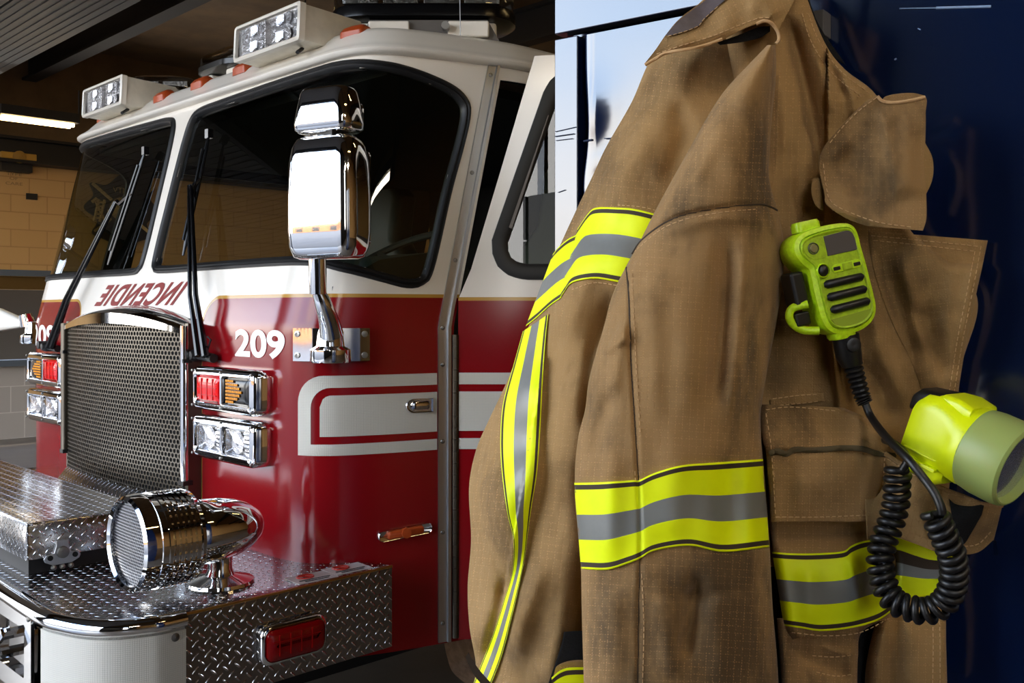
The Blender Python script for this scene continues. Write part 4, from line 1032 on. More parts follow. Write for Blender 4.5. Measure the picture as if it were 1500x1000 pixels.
S_ = Cloth(P, Q, lambda x, y: YOKE.D(x, y) - .002, [], n=30, m=16, amp=0.0, skirt=.003); S_.mesh('leather_patch', LEATHER, YOKE.obj)
YOKE.stitches('patch_stitching', [[(978, 53), (1000, 47), (1023, 38), (1031, 28), (1055, 6)]], off=.004)
UND = Cloth([(1050, 62), (1080, 52), (1110, 40), (1128, 38)], [(1055, 66), (1085, 62), (1112, 56), (1128, 46)], lambda x, y: .897 + 0 * x, [], n=16, m=10, amp=.3); UND.mesh('yoke_shadow_lining', VELCRO)  # black strip painted in as the shade under the yoke flap

# ---- near sleeve: one closed tube from the shoulder to below the frame
slA = [(1124, 66), (1096, 95), (1062, 132), (1038, 168), (1012, 214), (985, 262), (958, 312), (938, 352), (916, 392), (897, 432), (884, 480), (872, 520), (862, 560), (857, 600), (847, 640), (842, 690), (843, 740), (848, 790), (851, 830), (852, 890), (854, 960), (856, 1030)]
slB = [(1136, 66), (1137, 95), (1135, 132), (1131, 168), (1128, 214), (1127, 262), (1140, 312), (1148, 352), (1148, 392), (1144, 432), (1136, 480), (1128, 520), (1121, 560), (1115, 600), (1115, 640), (1119, 690), (1123, 740), (1127, 790), (1129, 830), (1132, 890), (1138, 960), (1142, 1030)]
seamS = [(915, 385), (940, 352), (968, 330), (1000, 315), (1055, 304), (1110, 299), (1130, 303), (1152, 314)]
vseam = [(918, 392), (922, 440), (924, 520), (929, 600), (935, 700), (938, 790), (936, 880), (935, 960), (934, 1030)]
SLV = Cloth(slA, slB, pl([(1130, 70, .91), (1085, 130, .895), (1080, 220, .885), (1060, 300, .88), (1030, 420, .868), (1000, 560, .86), (990, 700, .852), (990, 850, .85), (995, 1000, .85)]),
    [step(seamS, 3.0, -5), ridge(seamS, 4, -3, .05), ridge([(960, 345), (1010, 328), (1070, 318), (1135, 322)], 11, 4, .1),
     ridge([(1066, 330), (1060, 420), (1052, 520), (1040, 610)], 15, -13), ridge([(1092, 335), (1088, 430), (1078, 540), (1066, 640)], 16, 9), ridge([(1120, 360), (1112, 450), (1100, 560)], 12, -4),
     ridge([(905, 420), (930, 408), (950, 412)], 8, -5), fold([(880, 520), (905, 500), (925, 492)], 8, 6), ridge([(900, 560), (880, 620), (868, 680)], 13, -6), ridge([(925, 450), (905, 520), (893, 600)], 13, 6),
     ridge(vseam, 3.2, -2.5, .02), ridge([(950, 400), (956, 520), (962, 640)], 18, 4), ridge([(1000, 420), (1003, 520), (1000, 640)], 22, 4),
     ridge([(900, 640), (895, 740), (893, 840)], 18, 5), ridge([(1000, 640), (985, 720), (975, 800)], 26, 4), ridge([(1065, 650), (1068, 740), (1072, 820)], 18, -8), ridge([(1100, 640), (1100, 730), (1104, 830)], 12, 4),
     ridge([(1022, 832), (1016, 880), (1008, 930), (1000, 975)], 13, -14), ridge([(960, 842), (1000, 868), (1050, 872), (1100, 850)], 10, -4), ridge([(1050, 850), (1052, 930), (1060, 1020)], 22, 6), ridge([(970, 845), (975, 920), (985, 1010)], 18, 5), ridge([(890, 850), (895, 940), (890, 1020)], 22, 7), ridge([(945, 868), (1000, 876), (1060, 868)], 9, -3),
     ridge([(1040, 190), (1075, 230), (1100, 290)], 22, 4), ridge([(1068, 150), (1040, 210), (1010, 280)], 14, 4)],
    bulge=.062, back=.075, n=260, m=130, seed=4, amp=2.2)
SLV.mesh('coat_sleeve', TAND, rot=.05, tube=True)
SLV.tape('sleeve_band', [(841, 707), (880, 706), (927, 703), (936, 703), (960, 692), (1000, 681), (1050, 677), (1118, 672)], [(851, 833), (890, 834), (920, 825), (937, 818), (960, 806), (1010, 799), (1060, 808), (1127, 801)], n=130)
SLV.stitches('sleeve_stitching', [[(926, 400), (931, 520), (938, 640)], [(940, 840), (943, 920), (941, 1010)], [(930, 368), (965, 338), (1000, 322), (1055, 311), (1110, 306)], [(930, 690), (934, 760), (938, 815)], [(936, 690), (941, 760), (945, 810)]])
SLV.seam('sleeve_seam', [[(926, 372), (940, 352), (968, 330), (1000, 315), (1055, 304), (1110, 299), (1128, 303), (1138, 308)], vseam], .0011, BROWNT, off=-.0005)
# armhole seam running down from the shoulder point
# ---- front body
frA = [(1045, -30), (1062, 60), (1075, 150), (1070, 240), (1090, 300), (1090, 420), (1070, 520), (1055, 600), (1055, 700), (1060, 780), (1065, 830)]
frB = [(1166, -30), (1207, 60), (1255, 118), (1310, 152), (1330, 240), (1340, 300), (1420, 470), (1406, 560), (1398, 640), (1390, 740), (1388, 830)]
frB2 = [(1172, -30), (1206, 58), (1236, 100), (1284, 140), (1300, 200), (1320, 300), (1340, 345), (1430, 430), (1408, 540), (1398, 650), (1388, 740), (1386, 830)]
frA2 = [(1045, -30), (1062, 58), (1070, 100), (1075, 140), (1072, 200), (1085, 300), (1090, 345), (1085, 430), (1068, 540), (1055, 650), (1058, 740), (1062, 830)]
plk = [(1212, 250), (1212, 330), (1213, 420), (1216, 500), (1226, 600), (1236, 700)]
FR = Cloth(frA2, frB2, pl([(1130, -20, .91), (1180, 60, .905), (1240, 130, .905), (1140, 200, .90), (1260, 200, .91), (1170, 300, .895), (1290, 320, .89), (1180, 450, .885), (1380, 380, .865), (1330, 480, .875), (1180, 600, .885), (1400, 520, .868), (1350, 620, .88), (1180, 720, .88), (1340, 740, .88), (1250, 800, .88)]),
    [ridge([(1150, 15), (1168, 80), (1184, 150), (1198, 220), (1196, 270)], 11, -13, .15), ridge([(1172, 10), (1195, 70), (1212, 130), (1222, 190)], 12, 8), ridge([(1205, 75), (1225, 115), (1240, 150)], 8, -8), ridge([(1225, 110), (1250, 145), (1252, 180)], 9, 5),
     ridge([(1140, 90), (1150, 180), (1150, 280)], 10, 5), ridge([(1128, 100), (1118, 200), (1105, 290)], 5, -5), ridge([(1160, 200), (1158, 280), (1170, 340)], 9, -5),
     step([(1212, 240), (1212, 330), (1214, 420), (1216, 500), (1224, 590), (1240, 720)], 3.5, -12), ridge([(1222, 480), (1232, 540), (1244, 600)], 7, -7),
     fold([(1283, 355), (1305, 420), (1330, 490), (1348, 550)], 13, -14), ridge([(1310, 360), (1335, 440), (1362, 530)], 14, 9), fold([(1340, 440), (1362, 500), (1390, 560)], 10, -10), ridge([(1255, 520), (1290, 570), (1310, 630)], 16, -9), ridge([(1275, 430), (1290, 510), (1330, 600)], 15, 7),
     ridge([(1400, 370), (1400, 420), (1380, 500)], 14, 5), ridge([(1360, 560), (1372, 600), (1380, 640)], 10, -5)],
    edge=(30, .03, 14, .008), n=230, m=150, seed=6, amp=2.4)
FR.mesh('coat_front', TAN, rot=.03)
# right front edge: the pointed facing with double stitching
FAC = Cloth([(1272, 338), (1276, 380), (1290, 430), (1310, 480), (1335, 530), (1352, 580), (1356, 640)], [(1447, 352), (1438, 395), (1428, 440), (1418, 490), (1409, 540), (1402, 590), (1399, 640)], lambda x, y: FR.D(np.minimum(x, 1392), y) - .0045, [ridge([(1425, 380), (1418, 450), (1402, 520)], 10, 3)], edge=(22, .004, 10, .005), n=110, m=60, seed=12, amp=.8, skirt=.006)
FAC.mesh('front_facing', TAN, rot=-.14)
FAC.stitches('facing_stitching', [[(1276, 345), (1340, 351), (1436, 361)], [(1280, 352), (1340, 358), (1430, 368)], [(1437, 360), (1426, 420), (1410, 500), (1396, 585)], [(1428, 368), (1417, 425), (1402, 500), (1389, 585)]])
FR.stitches('front_stitching', [[(1184, 20), (1199, 58), (1229, 101), (1274, 137)], [(1175, 20), (1189, 62), (1219, 107), (1262, 142)], [(1122, 140), (1126, 200), (1118, 270), (1108, 296)], [(1208, 345), (1209, 430), (1212, 500)]])
FR.seam('armhole_seam', [[(1129, 70), (1123, 130), (1124, 200), (1116, 262), (1106, 298)]], .0014, BROWNT, off=-.001)
TAB0 = Cloth([(1131, 110), (1127, 160), (1126, 210), (1122, 260), (1112, 296)], [(1141, 110), (1139, 160), (1139, 210), (1134, 260), (1124, 296)], lambda x, y: FR.D(x, y) - .003, [], n=50, m=10, amp=.6, skirt=.004); TAB0.mesh('armhole_binding', TAND)
# ---- storm collar hanging open
COLB = Cloth([(1352, 196), (1352, 230), (1350, 262), (1350, 300)], [(1353, 205), (1366, 232), (1366, 262), (1353, 292)], lambda x, y: .872 + 0 * x, n=24, m=10, amp=.5); COLB.mesh('collar_back_tab', TAN)
COLT = Cloth([(1190, 262), (1188, 278), (1192, 296), (1200, 306)], [(1204, 258), (1206, 278), (1207, 296), (1206, 308)], lambda x, y: .868 + 0 * x, n=20, m=10, amp=.3); COLT.mesh('collar_loop', TAND)
COL_ = Cloth([(1284, 139), (1272, 146), (1258, 158), (1240, 176), (1222, 196), (1205, 218), (1199, 240), (1203, 265), (1208, 285), (1211, 300), (1240, 320), (1270, 331)],
    [(1291, 147), (1306, 150), (1322, 149), (1355, 142), (1356, 166), (1356, 190), (1355, 214), (1353, 240), (1356, 262), (1357, 290), (1357, 320), (1352, 338)],
    pl([(1290, 145, .845), (1350, 160, .84), (1240, 190, .86), (1205, 250, .868), (1300, 260, .842), (1350, 300, .838), (1230, 310, .85), (1320, 335, .835)]),
    [fold([(1290, 152), (1300, 205), (1310, 250), (1318, 300)], 9, 8), ridge([(1225, 220), (1250, 240), (1262, 270), (1260, 300)], 22, -9), ridge([(1325, 160), (1332, 230), (1334, 300)], 15, 5), ridge([(1215, 300), (1255, 318), (1300, 330)], 6, 3)], edge=(10, .0, 12, .0), n=130, m=90, seed=15, amp=1.6)
COL_.mesh('storm_collar', TAND, rot=.02)
COL_.stitches('collar_stitching', [[(1206, 240), (1210, 272), (1218, 296), (1250, 313), (1290, 326), (1340, 333)], [(1284, 143), (1262, 159), (1236, 184), (1212, 214)]])
R1 = Cloth([(1290, 150), (1296, 142), (1310, 138), (1335, 136), (1355, 140)], [(1290, 158), (1300, 162), (1320, 162), (1340, 156), (1355, 148)], lambda x, y: .866 + 0 * x, [], n=30, m=20, amp=.4); R1.mesh('collar_roll', TAND, COL_.obj)
COL_.seam('collar_edge', [[(1285, 141), (1292, 148), (1306, 150.5), (1322, 149.5), (1340, 146), (1355, 142.5)]], .0016, TANS)
# ---- chest bellows pocket: body, flap, piping
POC = Cloth([(1122, 690), (1124, 740), (1130, 790), (1136, 830), (1144, 880), (1150, 918), (1160, 936)], [(1306, 700), (1300, 740), (1296, 780), (1302, 820), (1308, 860), (1312, 892), (1306, 906)], pl([(1140, 700, .865), (1280, 700, .866), (1150, 900, .858), (1230, 850, .852), (1300, 850, .864), (1220, 770, .868)]),
    [ridge([(1130, 790), (1200, 782), (1290, 780)], 12, -6, .1), ridge([(1240, 800), (1250, 840), (1262, 900)], 10, 6), ridge([(1285, 790), (1292, 840), (1300, 890)], 12, -7), ridge([(1180, 820), (1185, 870), (1190, 920)], 16, 4)], edge=(14, .012, 18, .016), n=110, m=90, seed=21, amp=1.2, skirt=.035)
POC.mesh('bellows_pocket', TAND, rot=.02)
POC.tape('pocket_band', [(1131, 808), (1160, 810), (1194, 810), (1234, 807), (1247, 799), (1265, 792), (1302, 787)], [(1148, 916), (1175, 920), (1205, 924), (1250, 919), (1285, 909), (1309, 893)], n=90)
POC.stitches('pocket_stitching', [[(1135, 815), (1142, 870), (1150, 912)], [(1300, 870), (1305, 895)], [(1160, 926), (1210, 931), (1260, 926), (1303, 905)]])
FLP = Cloth([(1116, 592), (1113, 612), (1116, 640), (1122, 662), (1124, 690), (1127, 720), (1129, 764)], [(1236, 597), (1272, 614), (1296, 640), (1308, 664), (1305, 690), (1296, 726), (1282, 764)], pl([(1125, 600, .858), (1230, 610, .86), (1290, 660, .852), (1130, 750, .846), (1270, 750, .85), (1200, 680, .842)]),
    [ridge([(1130, 664), (1200, 660), (1300, 666)], 5, -3, .02), ridge([(1150, 700), (1200, 715), (1260, 700)], 26, 4), ridge([(1160, 620), (1200, 635), (1260, 640)], 22, -3), ridge([(1180, 690), (1172, 730), (1170, 762)], 12, 3)], edge=(10, .008, 14, .010), n=110, m=100, seed=23, amp=1.4, skirt=.02)
FLP.mesh('pocket_flap', TAND, rot=.0)
FLP.seam('flap_piping', [[(1128, 664), (1138, 660), (1152, 665), (1164, 658), (1190, 659), (1230, 656), (1262, 657), (1285, 664), (1309, 667)]], .0026, simple('olive_piping', '#55482f', .85), off=.0015)
FLP.stitches('flap_stitching', [[(1122, 600), (1160, 596), (1230, 602)], [(1122, 605), (1130, 660), (1136, 755)], [(1136, 757), (1200, 757), (1276, 754)], [(1296, 670), (1292, 715), (1277, 755)]])
TB2 = Cloth([(1128, 585), (1150, 581), (1180, 577), (1206, 576)], [(1130, 596), (1150, 594), (1180, 590), (1208, 588)], lambda x, y: FR.D(x, y) - .003, n=20, m=8, amp=.4, skirt=.004); TB2.mesh('patch_strip', TAN); TB2.stitches('strip_stitching', [[(1132, 584), (1170, 579), (1204, 577)], [(1134, 594), (1170, 591), (1204, 587)]])
# ---- lamp holder pocket on the right front
HOL = Cloth([(1262, 640), (1285, 655), (1310, 672), (1340, 692), (1375, 712), (1410, 726), (1440, 736), (1469, 738)], [(1270, 790), (1290, 786), (1310, 786), (1340, 796), (1372, 808), (1400, 812), (1432, 809), (1456, 790)], pl([(1285, 700, .862), (1340, 715, .826), (1385, 745, .81), (1440, 748, .803), (1440, 800, .832), (1330, 790, .845)]), [ridge([(1320, 700), (1380, 745), (1440, 780)], 20, 5)], edge=(8, .0, 8, .0), n=90, m=50, seed=31, amp=1.5, skirt=.03)
HOL.mesh('lamp_holder', TAN, rot=.3)
VL = Cloth([(1390, 730), (1400, 738), (1420, 741), (1442, 738)], [(1402, 800), (1412, 797), (1422, 782), (1438, 754)], lambda x, y: HOL.D(x, y) - .0015, n=24, m=20, amp=.3, skirt=.004); VL.mesh('hook_tape_panel', VELCRO, HOL.obj)
HOL.seam('holder_edge', [[(1296, 664), (1340, 692), (1378, 714), (1412, 727), (1440, 738), (1468, 740)]], .002, TAND)
HOL.stitches('holder_stitching', [[(1405, 800), (1432, 797), (1452, 778)], [(1300, 672), (1345, 699), (1385, 719)]])
# ---- lower right front below the band, and the left hem flap
LOW = Cloth([(1292, 770), (1300, 800), (1306, 830), (1300, 870), (1286, 900), (1275, 940), (1268, 980), (1266, 1030)], [(1410, 806), (1412, 815), (1398, 835), (1388, 870), (1386, 900), (1386, 940), (1387, 980), (1388, 1030)], pl([(1300, 800, .878), (1390, 830, .868), (1330, 900, .868), (1380, 960, .862), (1290, 1000, .88)]), [ridge([(1300, 900), (1290, 960), (1288, 1020)], 14, 6), ridge([(1330, 900), (1335, 960), (1330, 1020)], 18, 5), ridge([(1310, 890), (1315, 950), (1305, 1020)], 9, -5)], edge=(18, .016, 8, .006), n=100, m=60, seed=33, amp=1.6)
LOW.mesh('lower_front', TAN, rot=.02)
LOW.tape('front_band', [(1302, 782), (1320, 786), (1345, 797), (1370, 805), (1412, 807)], [(1300, 878), (1320, 876), (1345, 874), (1368, 872), (1384, 870)], kinds=[(0, .22, 0), (.22, .42, 2), (.42, .62, 1), (.62, 1, 0)], n=50)
LOW.stitches('lower_stitching', [[(1366, 900), (1367, 950), (1366, 1010)], [(1376, 900), (1377, 950), (1377, 1010)]])
LFT = Cloth([(1138, 905), (1140, 935), (1142, 960), (1144, 985), (1146, 1030)], [(1300, 905), (1262, 926), (1257, 960), (1256, 985), (1255, 1030)], pl([(1150, 920, .868), (1250, 930, .872), (1200, 1000, .866)]), [fold([(1150, 940), (1190, 970), (1230, 985), (1254, 984)], 8, -7), ridge([(1200, 945), (1230, 955), (1254, 957)], 6, 4), ridge([(1165, 950), (1180, 990), (1185, 1025)], 10, -4)], edge=(10, .01, 10, .01), n=60, m=60, seed=37, amp=1.5)
LFT.mesh('left_hem', TAND, rot=.05)
LFT.stitches('hem_stitching', [[(1190, 960), (1220, 962), (1250, 959)], [(1196, 984), (1225, 990), (1250, 987)]])
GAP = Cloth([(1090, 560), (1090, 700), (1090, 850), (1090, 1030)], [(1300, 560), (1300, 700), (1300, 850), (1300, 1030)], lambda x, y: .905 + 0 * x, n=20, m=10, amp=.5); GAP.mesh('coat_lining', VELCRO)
# hanging loop up to the hook
pk = LO + lx * (k0 - .02) + ly * -.05 + Vector((0, 0, za_pk + .018)); b = MB().tube(crom([W(1120, 10, .915) - CO, W(1128, -50, .915) - CO, pk - lx * .035 - Vector((0, 0, .006)) - CO, pk - CO, pk + lx * .035 - Vector((0, 0, .006)) - CO, W(1190, -50, .93) - CO, W(1165, -10, .925) - CO], 5), .005, 8); b.build('hanging_loop', BROWNT, CT)
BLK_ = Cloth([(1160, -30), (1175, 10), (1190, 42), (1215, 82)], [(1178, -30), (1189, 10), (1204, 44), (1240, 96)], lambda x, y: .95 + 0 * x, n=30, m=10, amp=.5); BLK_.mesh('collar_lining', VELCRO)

# ================================================================== SPEAKER MICROPHONE (own frame: x right, y up, z out of its face)
mc = W(1218, 410, .832); MX_ = Vector((.977, 0, .213)); MU_ = Vector((-.213, 0, .977)); MN_ = MX_.cross(MU_)   # MN_ points to the viewer (-y)
Rm = Matrix((MX_, MU_, MN_)).transposed(); Rm = Rm @ Matrix.Rotation(math.radians(14), 3, 'Y')
MIC = empty('speaker_microphone', mc); MIC.rotation_euler = Rm.to_euler(); props(MIC, 'lime green speaker microphone with coiled black cord clipped to the coat chest', 'microphone')
sc_ = .832 / F / 5
def zp(x, y):
    d = Vector((x - 440, 0, -(y - 500))) * sc_; return d.dot(MX_) / .985, d.dot(MU_)
def zpoly(P, n=5): return [tuple(p) for p in crom([zp(*p) for p in P], n, True)]
front = [(222, 200), (300, 165), (430, 130), (540, 112), (600, 118), (632, 160), (655, 250), (690, 365), (720, 480), (748, 590), (768, 690), (755, 760), (700, 815), (620, 848), (540, 862), (470, 855), (425, 825), (395, 770), (370, 690), (345, 590), (322, 480), (305, 420), (285, 388), (235, 350), (195, 300), (190, 245)]
fr_ = zpoly(front); 
def off_poly(P, d): return shrink(P, -d) if sum(P[i - 1][0] * P[i][1] - P[i][0] * P[i - 1][1] for i in range(len(P))) > 0 else shrink(P, -d)
b = MB(); outer = off_poly(fr_, .0045)
b.loft([[(x * k, y * k, z) for x, y in P] for P, k, z in ((outer, .9, -.030), (outer, .98, -.026), (outer, 1, -.018), (outer, 1, -.006), (outer, .985, -.001), (fr_, 1.01, .0005), (fr_, 1.005, -.0015))]); b.build('microphone_shell', LIME, MIC, smooth=45)
b = MB(); b.loft([[(x * k, y * k, z) for x, y in fr_] for k, z in ((.985, -.004), (.985, .0015), (.965, .0028), (.94, .0026), (.92, .0016), (.5, .0016))]); b.build('microphone_face', LIMED, MIC, smooth=45)
def zplate(name, P, z0, z1, m, n=0, bev=.0004):
    Q = [zp(*p) for p in P] if not n else zpoly(P, n); return MB().prism(Q, (0, 0, z0), (1, 0, 0), (0, 1, 0), (0, 0, 1), z1 - z0).build(name, m, MIC, smooth=40, bevel=bev)
zplate('label_screen', [(372, 182), (590, 126), (612, 136), (648, 262), (638, 276), (405, 326)], .001, .0024, SCREEN)
zplate('lens_panel', [(225, 225), (290, 195), (360, 180), (395, 326), (300, 350), (250, 335), (215, 290)], .001, .0021, LIMED, 4)
def zdisc(name, x, y, r, z, m, rim=None):
    a, c = zp(x, y); MB().lathe([(r, z - .002), (r, z), (r * .8, z + .0012), (0, z + .0015)], (a, c, 0), (0, 0, 1), 24).build(name, m, MIC, smooth=50)
    if rim: MB().lathe([(r * 1.32, z - .002), (r * 1.32, z), (r * 1.2, z + .001), (r * 1.06, z), (r * 1.06, z - .002)], (a, c, 0), (0, 0, 1), 24, close=False).build(name + '_rim', rim, MIC)
zdisc('light_lens', 288, 273, 34 * sc_, .0022, simple('dull_lens', '#8a8256', .2), GREYP); zdisc('side_button', 361, 435, 41 * sc_, .003, CORD, LIME)
b = MB(); a0, a1 = zp(445, 420), zp(665, 368); b.prism([tuple(Vector(zp(555, 397)) + Vector(((x) * 1, y))) for x, y in [(math.cos(.02) * p - math.sin(.02) * q, math.sin(.02) * p + math.cos(.02) * q) for p, q in rrect(250 * sc_, 62 * sc_, 30 * sc_, 5)]], (0, 0, .0012), (1, 0, 0), (0, 1, 0), (0, 0, 1), .0012); b.build('keypad_rim', LIME, MIC, bevel=.0004)
for x, y in ((472, 416), (636, 380)):
    a, c = zp(x, y); box('keypad_slot', (a, c, .0026), (56 * sc_, 26 * sc_, .0012), CORD, MIC, bevel=.0005)
a, c = zp(558, 396); box('keypad_button', (a, c, .0026), (84 * sc_, 50 * sc_, .001), LIMED, MIC, bevel=.0004)
for (xa, ya), (xb, yb) in (((390, 535), (668, 475)), ((414, 627), (690, 566)), ((440, 718), (714, 655))):
    p, q = zp(xa, ya), zp(xb, yb); MB().tube([(p[0] - .002, p[1], .0012), (p[0], p[1], .0022), (q[0], q[1], .0022), (q[0] + .002, q[1], .0012)], [29 * sc_ * .6, 31 * sc_, 31 * sc_, 29 * sc_ * .6], 14).build('speaker_bar', CORD, MIC, smooth=60)
zplate('lower_panel', [(420, 790), (600, 745), (755, 705), (760, 740), (700, 800), (600, 836), (520, 848), (455, 830)], .001, .0022, simple('dull_lime_panel', '#93aa24', .55), 0)
# push-to-talk key, guard and clip on the left side
a, c = zp(330, 560); b = MB().box((a - .0125, c + .002, -.016), (.013, .030, .020)); b.build('talk_button', CORD, MIC, bevel=.003)
a, c = zp(235, 720); g = [(a - .010 + .016, c + .004, -.006), (a - .006, c + .003, -.012), (a - .009, c - .006, -.014), (a - .001, c - .016, -.013), (a + .012, c - .020, -.008)]
MB().tube(crom(g, 5), .0036, 10).build('button_guard', LIME, MIC, smooth=60)
a, c = zp(240, 785); box('guard_recess', (a + .002, c, -.013), (.014, .012, .008), CORD, MIC, bevel=.002)
a, c = zp(300, 105); MB().loft([[(a + x, c + dz, -.012 + y) for x, y in rrect(.024 * k, .014 * k, .005)] for dz, k in ((-.003, 1), (.003, 1), (.0055, .9))]).build('top_knob', LIME, MIC)
a, c = zp(560, 890); b = MB().loft([[(a + x, c + dz, -.010 + y) for x, y in rrect(.021 * k, .020 * k, .006)] for dz, k in ((.006, 1), (-.002, 1.0), (-.004, .9))]); b.build('cord_collar', LIME, MIC)
# plug, strain relief and coiled cord (world points, re-expressed in the microphone's frame)
Mi = (Matrix.Translation(mc) @ Rm.to_4x4()).inverted()
def mw(px, py, Y): return Mi @ W(px, py, Y)
b = MB().tube([mw(1238, 490, .845), mw(1243, 520, .846), mw(1248, 533, .847)], [.0115, .0112, .009], 16); b.lathe([(.0065, 0), (.006, .002), (.004, .0026), (0, .002)], mw(1250, 505, .8345), tuple(Mi.to_3x3() @ Vector((0, -1, 0))), 16); b.build('cord_plug', CORD, MIC, smooth=40)
b = MB(); rp = [mw(*p) for p in crom([(1248, 530, .847), (1255, 555, .847), (1263, 580, .845), (1268, 591, .844)], 10)]
b.tube(rp, [.0078 - .0022 * k / (len(rp) - 1) + (.0009 if k % 3 else -.0012) for k in range(len(rp))], 14); b.build('strain_relief', CORD, MIC, smooth=25)
straight = crom([(1267, 590, .844), (1277, 612, .836), (1300, 642, .80), (1330, 672, .768), (1356, 704, .755), (1370, 724, .748), (1378, 742, .744), (1380, 752, .744)], 10)
MB().tube([mw(*p) for p in straight], .0033, 12).build('cord', CORD, MIC, smooth=60)
axis = crom([(1369, 750, .752), (1373, 762, .752), (1382, 782, .754), (1393, 808, .757), (1398, 833, .762), (1396, 856, .767), (1388, 876, .772), (1374, 889, .776), (1356, 895, .78), (1338, 892, .785), (1319, 886, .79), (1304, 873, .795), (1293, 848, .80), (1289, 822, .803), (1294, 794, .806), (1305, 766, .808), (1313, 735, .808), (1314, 710, .806), (1316, 684, .804)], 20)
P3 = [W(*p) for p in axis]; Lc = [0]
for p, q in zip(P3, P3[1:]): Lc.append(Lc[-1] + (q - p).length)
turns = 31; N = turns * 18; pts = []
Nn = Vector((0, -1, 0))
for k in range(N + 1):
    d = Lc[-1] * k / N; i = min(bisect.bisect_right(Lc, d) - 1, len(P3) - 2); f_ = (d - Lc[i]) / (Lc[i + 1] - Lc[i]); c = P3[i].lerp(P3[i + 1], f_)
    T = (P3[min(i + 6, len(P3) - 1)] - P3[max(i - 6, 0)]).normalized(); n1 = (Nn - T * Nn.dot(T)).normalized(); n2 = T.cross(n1); ph = 2 * PI * turns * k / N + .6
    pts.append(Mi @ (c + (n1 * math.cos(ph) * .9 + n2 * math.sin(ph) * 1.0) * .0085))
MB().tube(pts, .0029, 9).build('coiled_cord', CORD, MIC, smooth=60)
tail = crom([(1322, 688, .796), (1329, 674, .794), (1322, 660, .80), (1310, 650, .815), (1296, 644, .838)], 8); MB().tube([mw(*p) for p in tail], .0032, 10).build('cord', CORD, MIC, smooth=60)

# ================================================================== HAND LAMP in the holder
fa = Vector((.572, -.751, -.337)).normalized(); fc = W(1463, 671, .772)                # axis out of the lens, centre of the ring
fu = (Vector((0, 0, 1)) - fa * fa.z).normalized(); fr2 = fu.cross(fa)
Rf = Matrix((fr2, fu, fa)).transposed()
FL = empty('hand_lamp', fc); FL.rotation_euler = Rf.to_euler(); FL.scale = (.82, .82, .82); props(FL, 'bright yellow hand lamp with pale green head ring tucked in the coat pocket', 'flashlight')
R0 = .0405
MB().lathe([(.0375, -.024), (R0, -.021), (R0 + .0015, -.010), (R0 + .0015, .012), (R0, .019), (.038, .0215), (.0365, .0215), (.0345, .0135)], (0, 0, 0), (0, 0, 1), 40, close=False).build('head_ring', OLIVE, FL, smooth=28)
MB().lathe([(.035, .0135)] + [(.0345 * math.sqrt((k_ + .02) / 12) + (.0009 if k_ % 2 else 0), -.022 + .035 * k_ / 12) for k_ in range(11, -1, -1)], (0, 0, 0), (0, 0, 1), 40).build('reflector', simple('bright_reflector', '#e6e6ea', .22, .8), FL, smooth=60)
MB().lathe([(.006, -.022), (.005, -.012), (0, -.010)], (0, 0, 0), (0, 0, 1), 14).build('lamp_bulb', REFLECTOR, FL)
MB().lathe([(.0348, .0138), (0, .0148)], (0, 0, 0), (0, 0, 1), 40).build('lamp_lens', CLEARL, FL)
def frg(w, h, z, r, ox=0, oy=0): return [(x + ox, y + oy, z) for x, y in rrect(w, h, r, 6)]
b = MB(); b.loft([frg(.076, .078, -.020, .036), frg(.078, .080, -.026, .036), frg(.072, .076, -.034, .030), frg(.066, .078, -.046, .022, 0, .001), frg(.064, .078, -.060, .018, 0, .001), frg(.062, .074, -.074, .016, 0, -.001), frg(.056, .062, -.082, .014, 0, -.004)]); b.build('lamp_body', YELP, FL, smooth=40)
b = MB(); b.loft([frg(.036, .022, -.072, .008, 0, -.034), frg(.054, .026, -.068, .010, 0, -.034), frg(.054, .026, -.040, .010, 0, -.034), frg(.046, .022, -.034, .009, 0, -.032)]); b.build('battery_case', YELP, FL, smooth=40)
box('body_rib', (-.0, -.030, -.058), (.068, .004, .040), YELP, FL, bevel=.001); box('body_rib', (-.0, -.020, -.058), (.068, .002, .036), YELP, FL, bevel=.0008)
b = MB(); b.loft([frg(.046, .022, -.056, .008, 0, .026), frg(.046, .026, -.064, .008, 0, .027), frg(.040, .024, -.086, .008, 0, .024), frg(.034, .018, -.092, .006, 0, .020)]); b.build('switch_cap', CORD, FL, smooth=40)
b = MB(); b.loft([frg(.05, .014, -.028, .006, 0, .033), frg(.05, .018, -.044, .006, 0, .034), frg(.046, .018, -.060, .006, 0, .032)]); b.build('top_hump', YELP, FL, smooth=40)

# ================================================================== GARAGE (built in the truck frame)
def place(o): o.location = (XC, YC, 0); o.rotation_euler = (0, 0, -TH); return o
def mk_block(name, c1, c2, mortar, bw=.4, bh=.2):
    t = NT(name); br = t.n('TexBrick'); t.l(t.coord('UV'), br.inputs['Vector'])
    br.inputs['Scale'].default_value = 1; br.inputs['Brick Width'].default_value = bw; br.inputs['Row Height'].default_value = bh; br.inputs['Mortar Size'].default_value = .006
    br.inputs['Color1'].default_value = srgb(c1); br.inputs['Color2'].default_value = srgb(c2); br.inputs['Mortar'].default_value = srgb(mortar)
    t.pbr(br.outputs['Color'], .6, 0, t.bump(br.outputs['Fac'], -.004)); return t.mat
BLK = mk_block('cream_painted_block', '#d0a468', '#cb9e62', '#b98c54'); TIL = mk_block('pale_wall_tile', '#b3aba2', '#ada59c', '#cfc8c0', .3, .3)
CEIL = simple('brown_ceiling_deck', '#7a6040', .7, grain=(3, .01, .7)); STEELD = simple('dark_steel_beam', '#1d1814', .6)
FLO = simple('sealed_concrete_floor', '#6b6258', .3, grain=(3, .002, .8)); SILL = simple('blue_grey_sill', '#5b636b', .5)
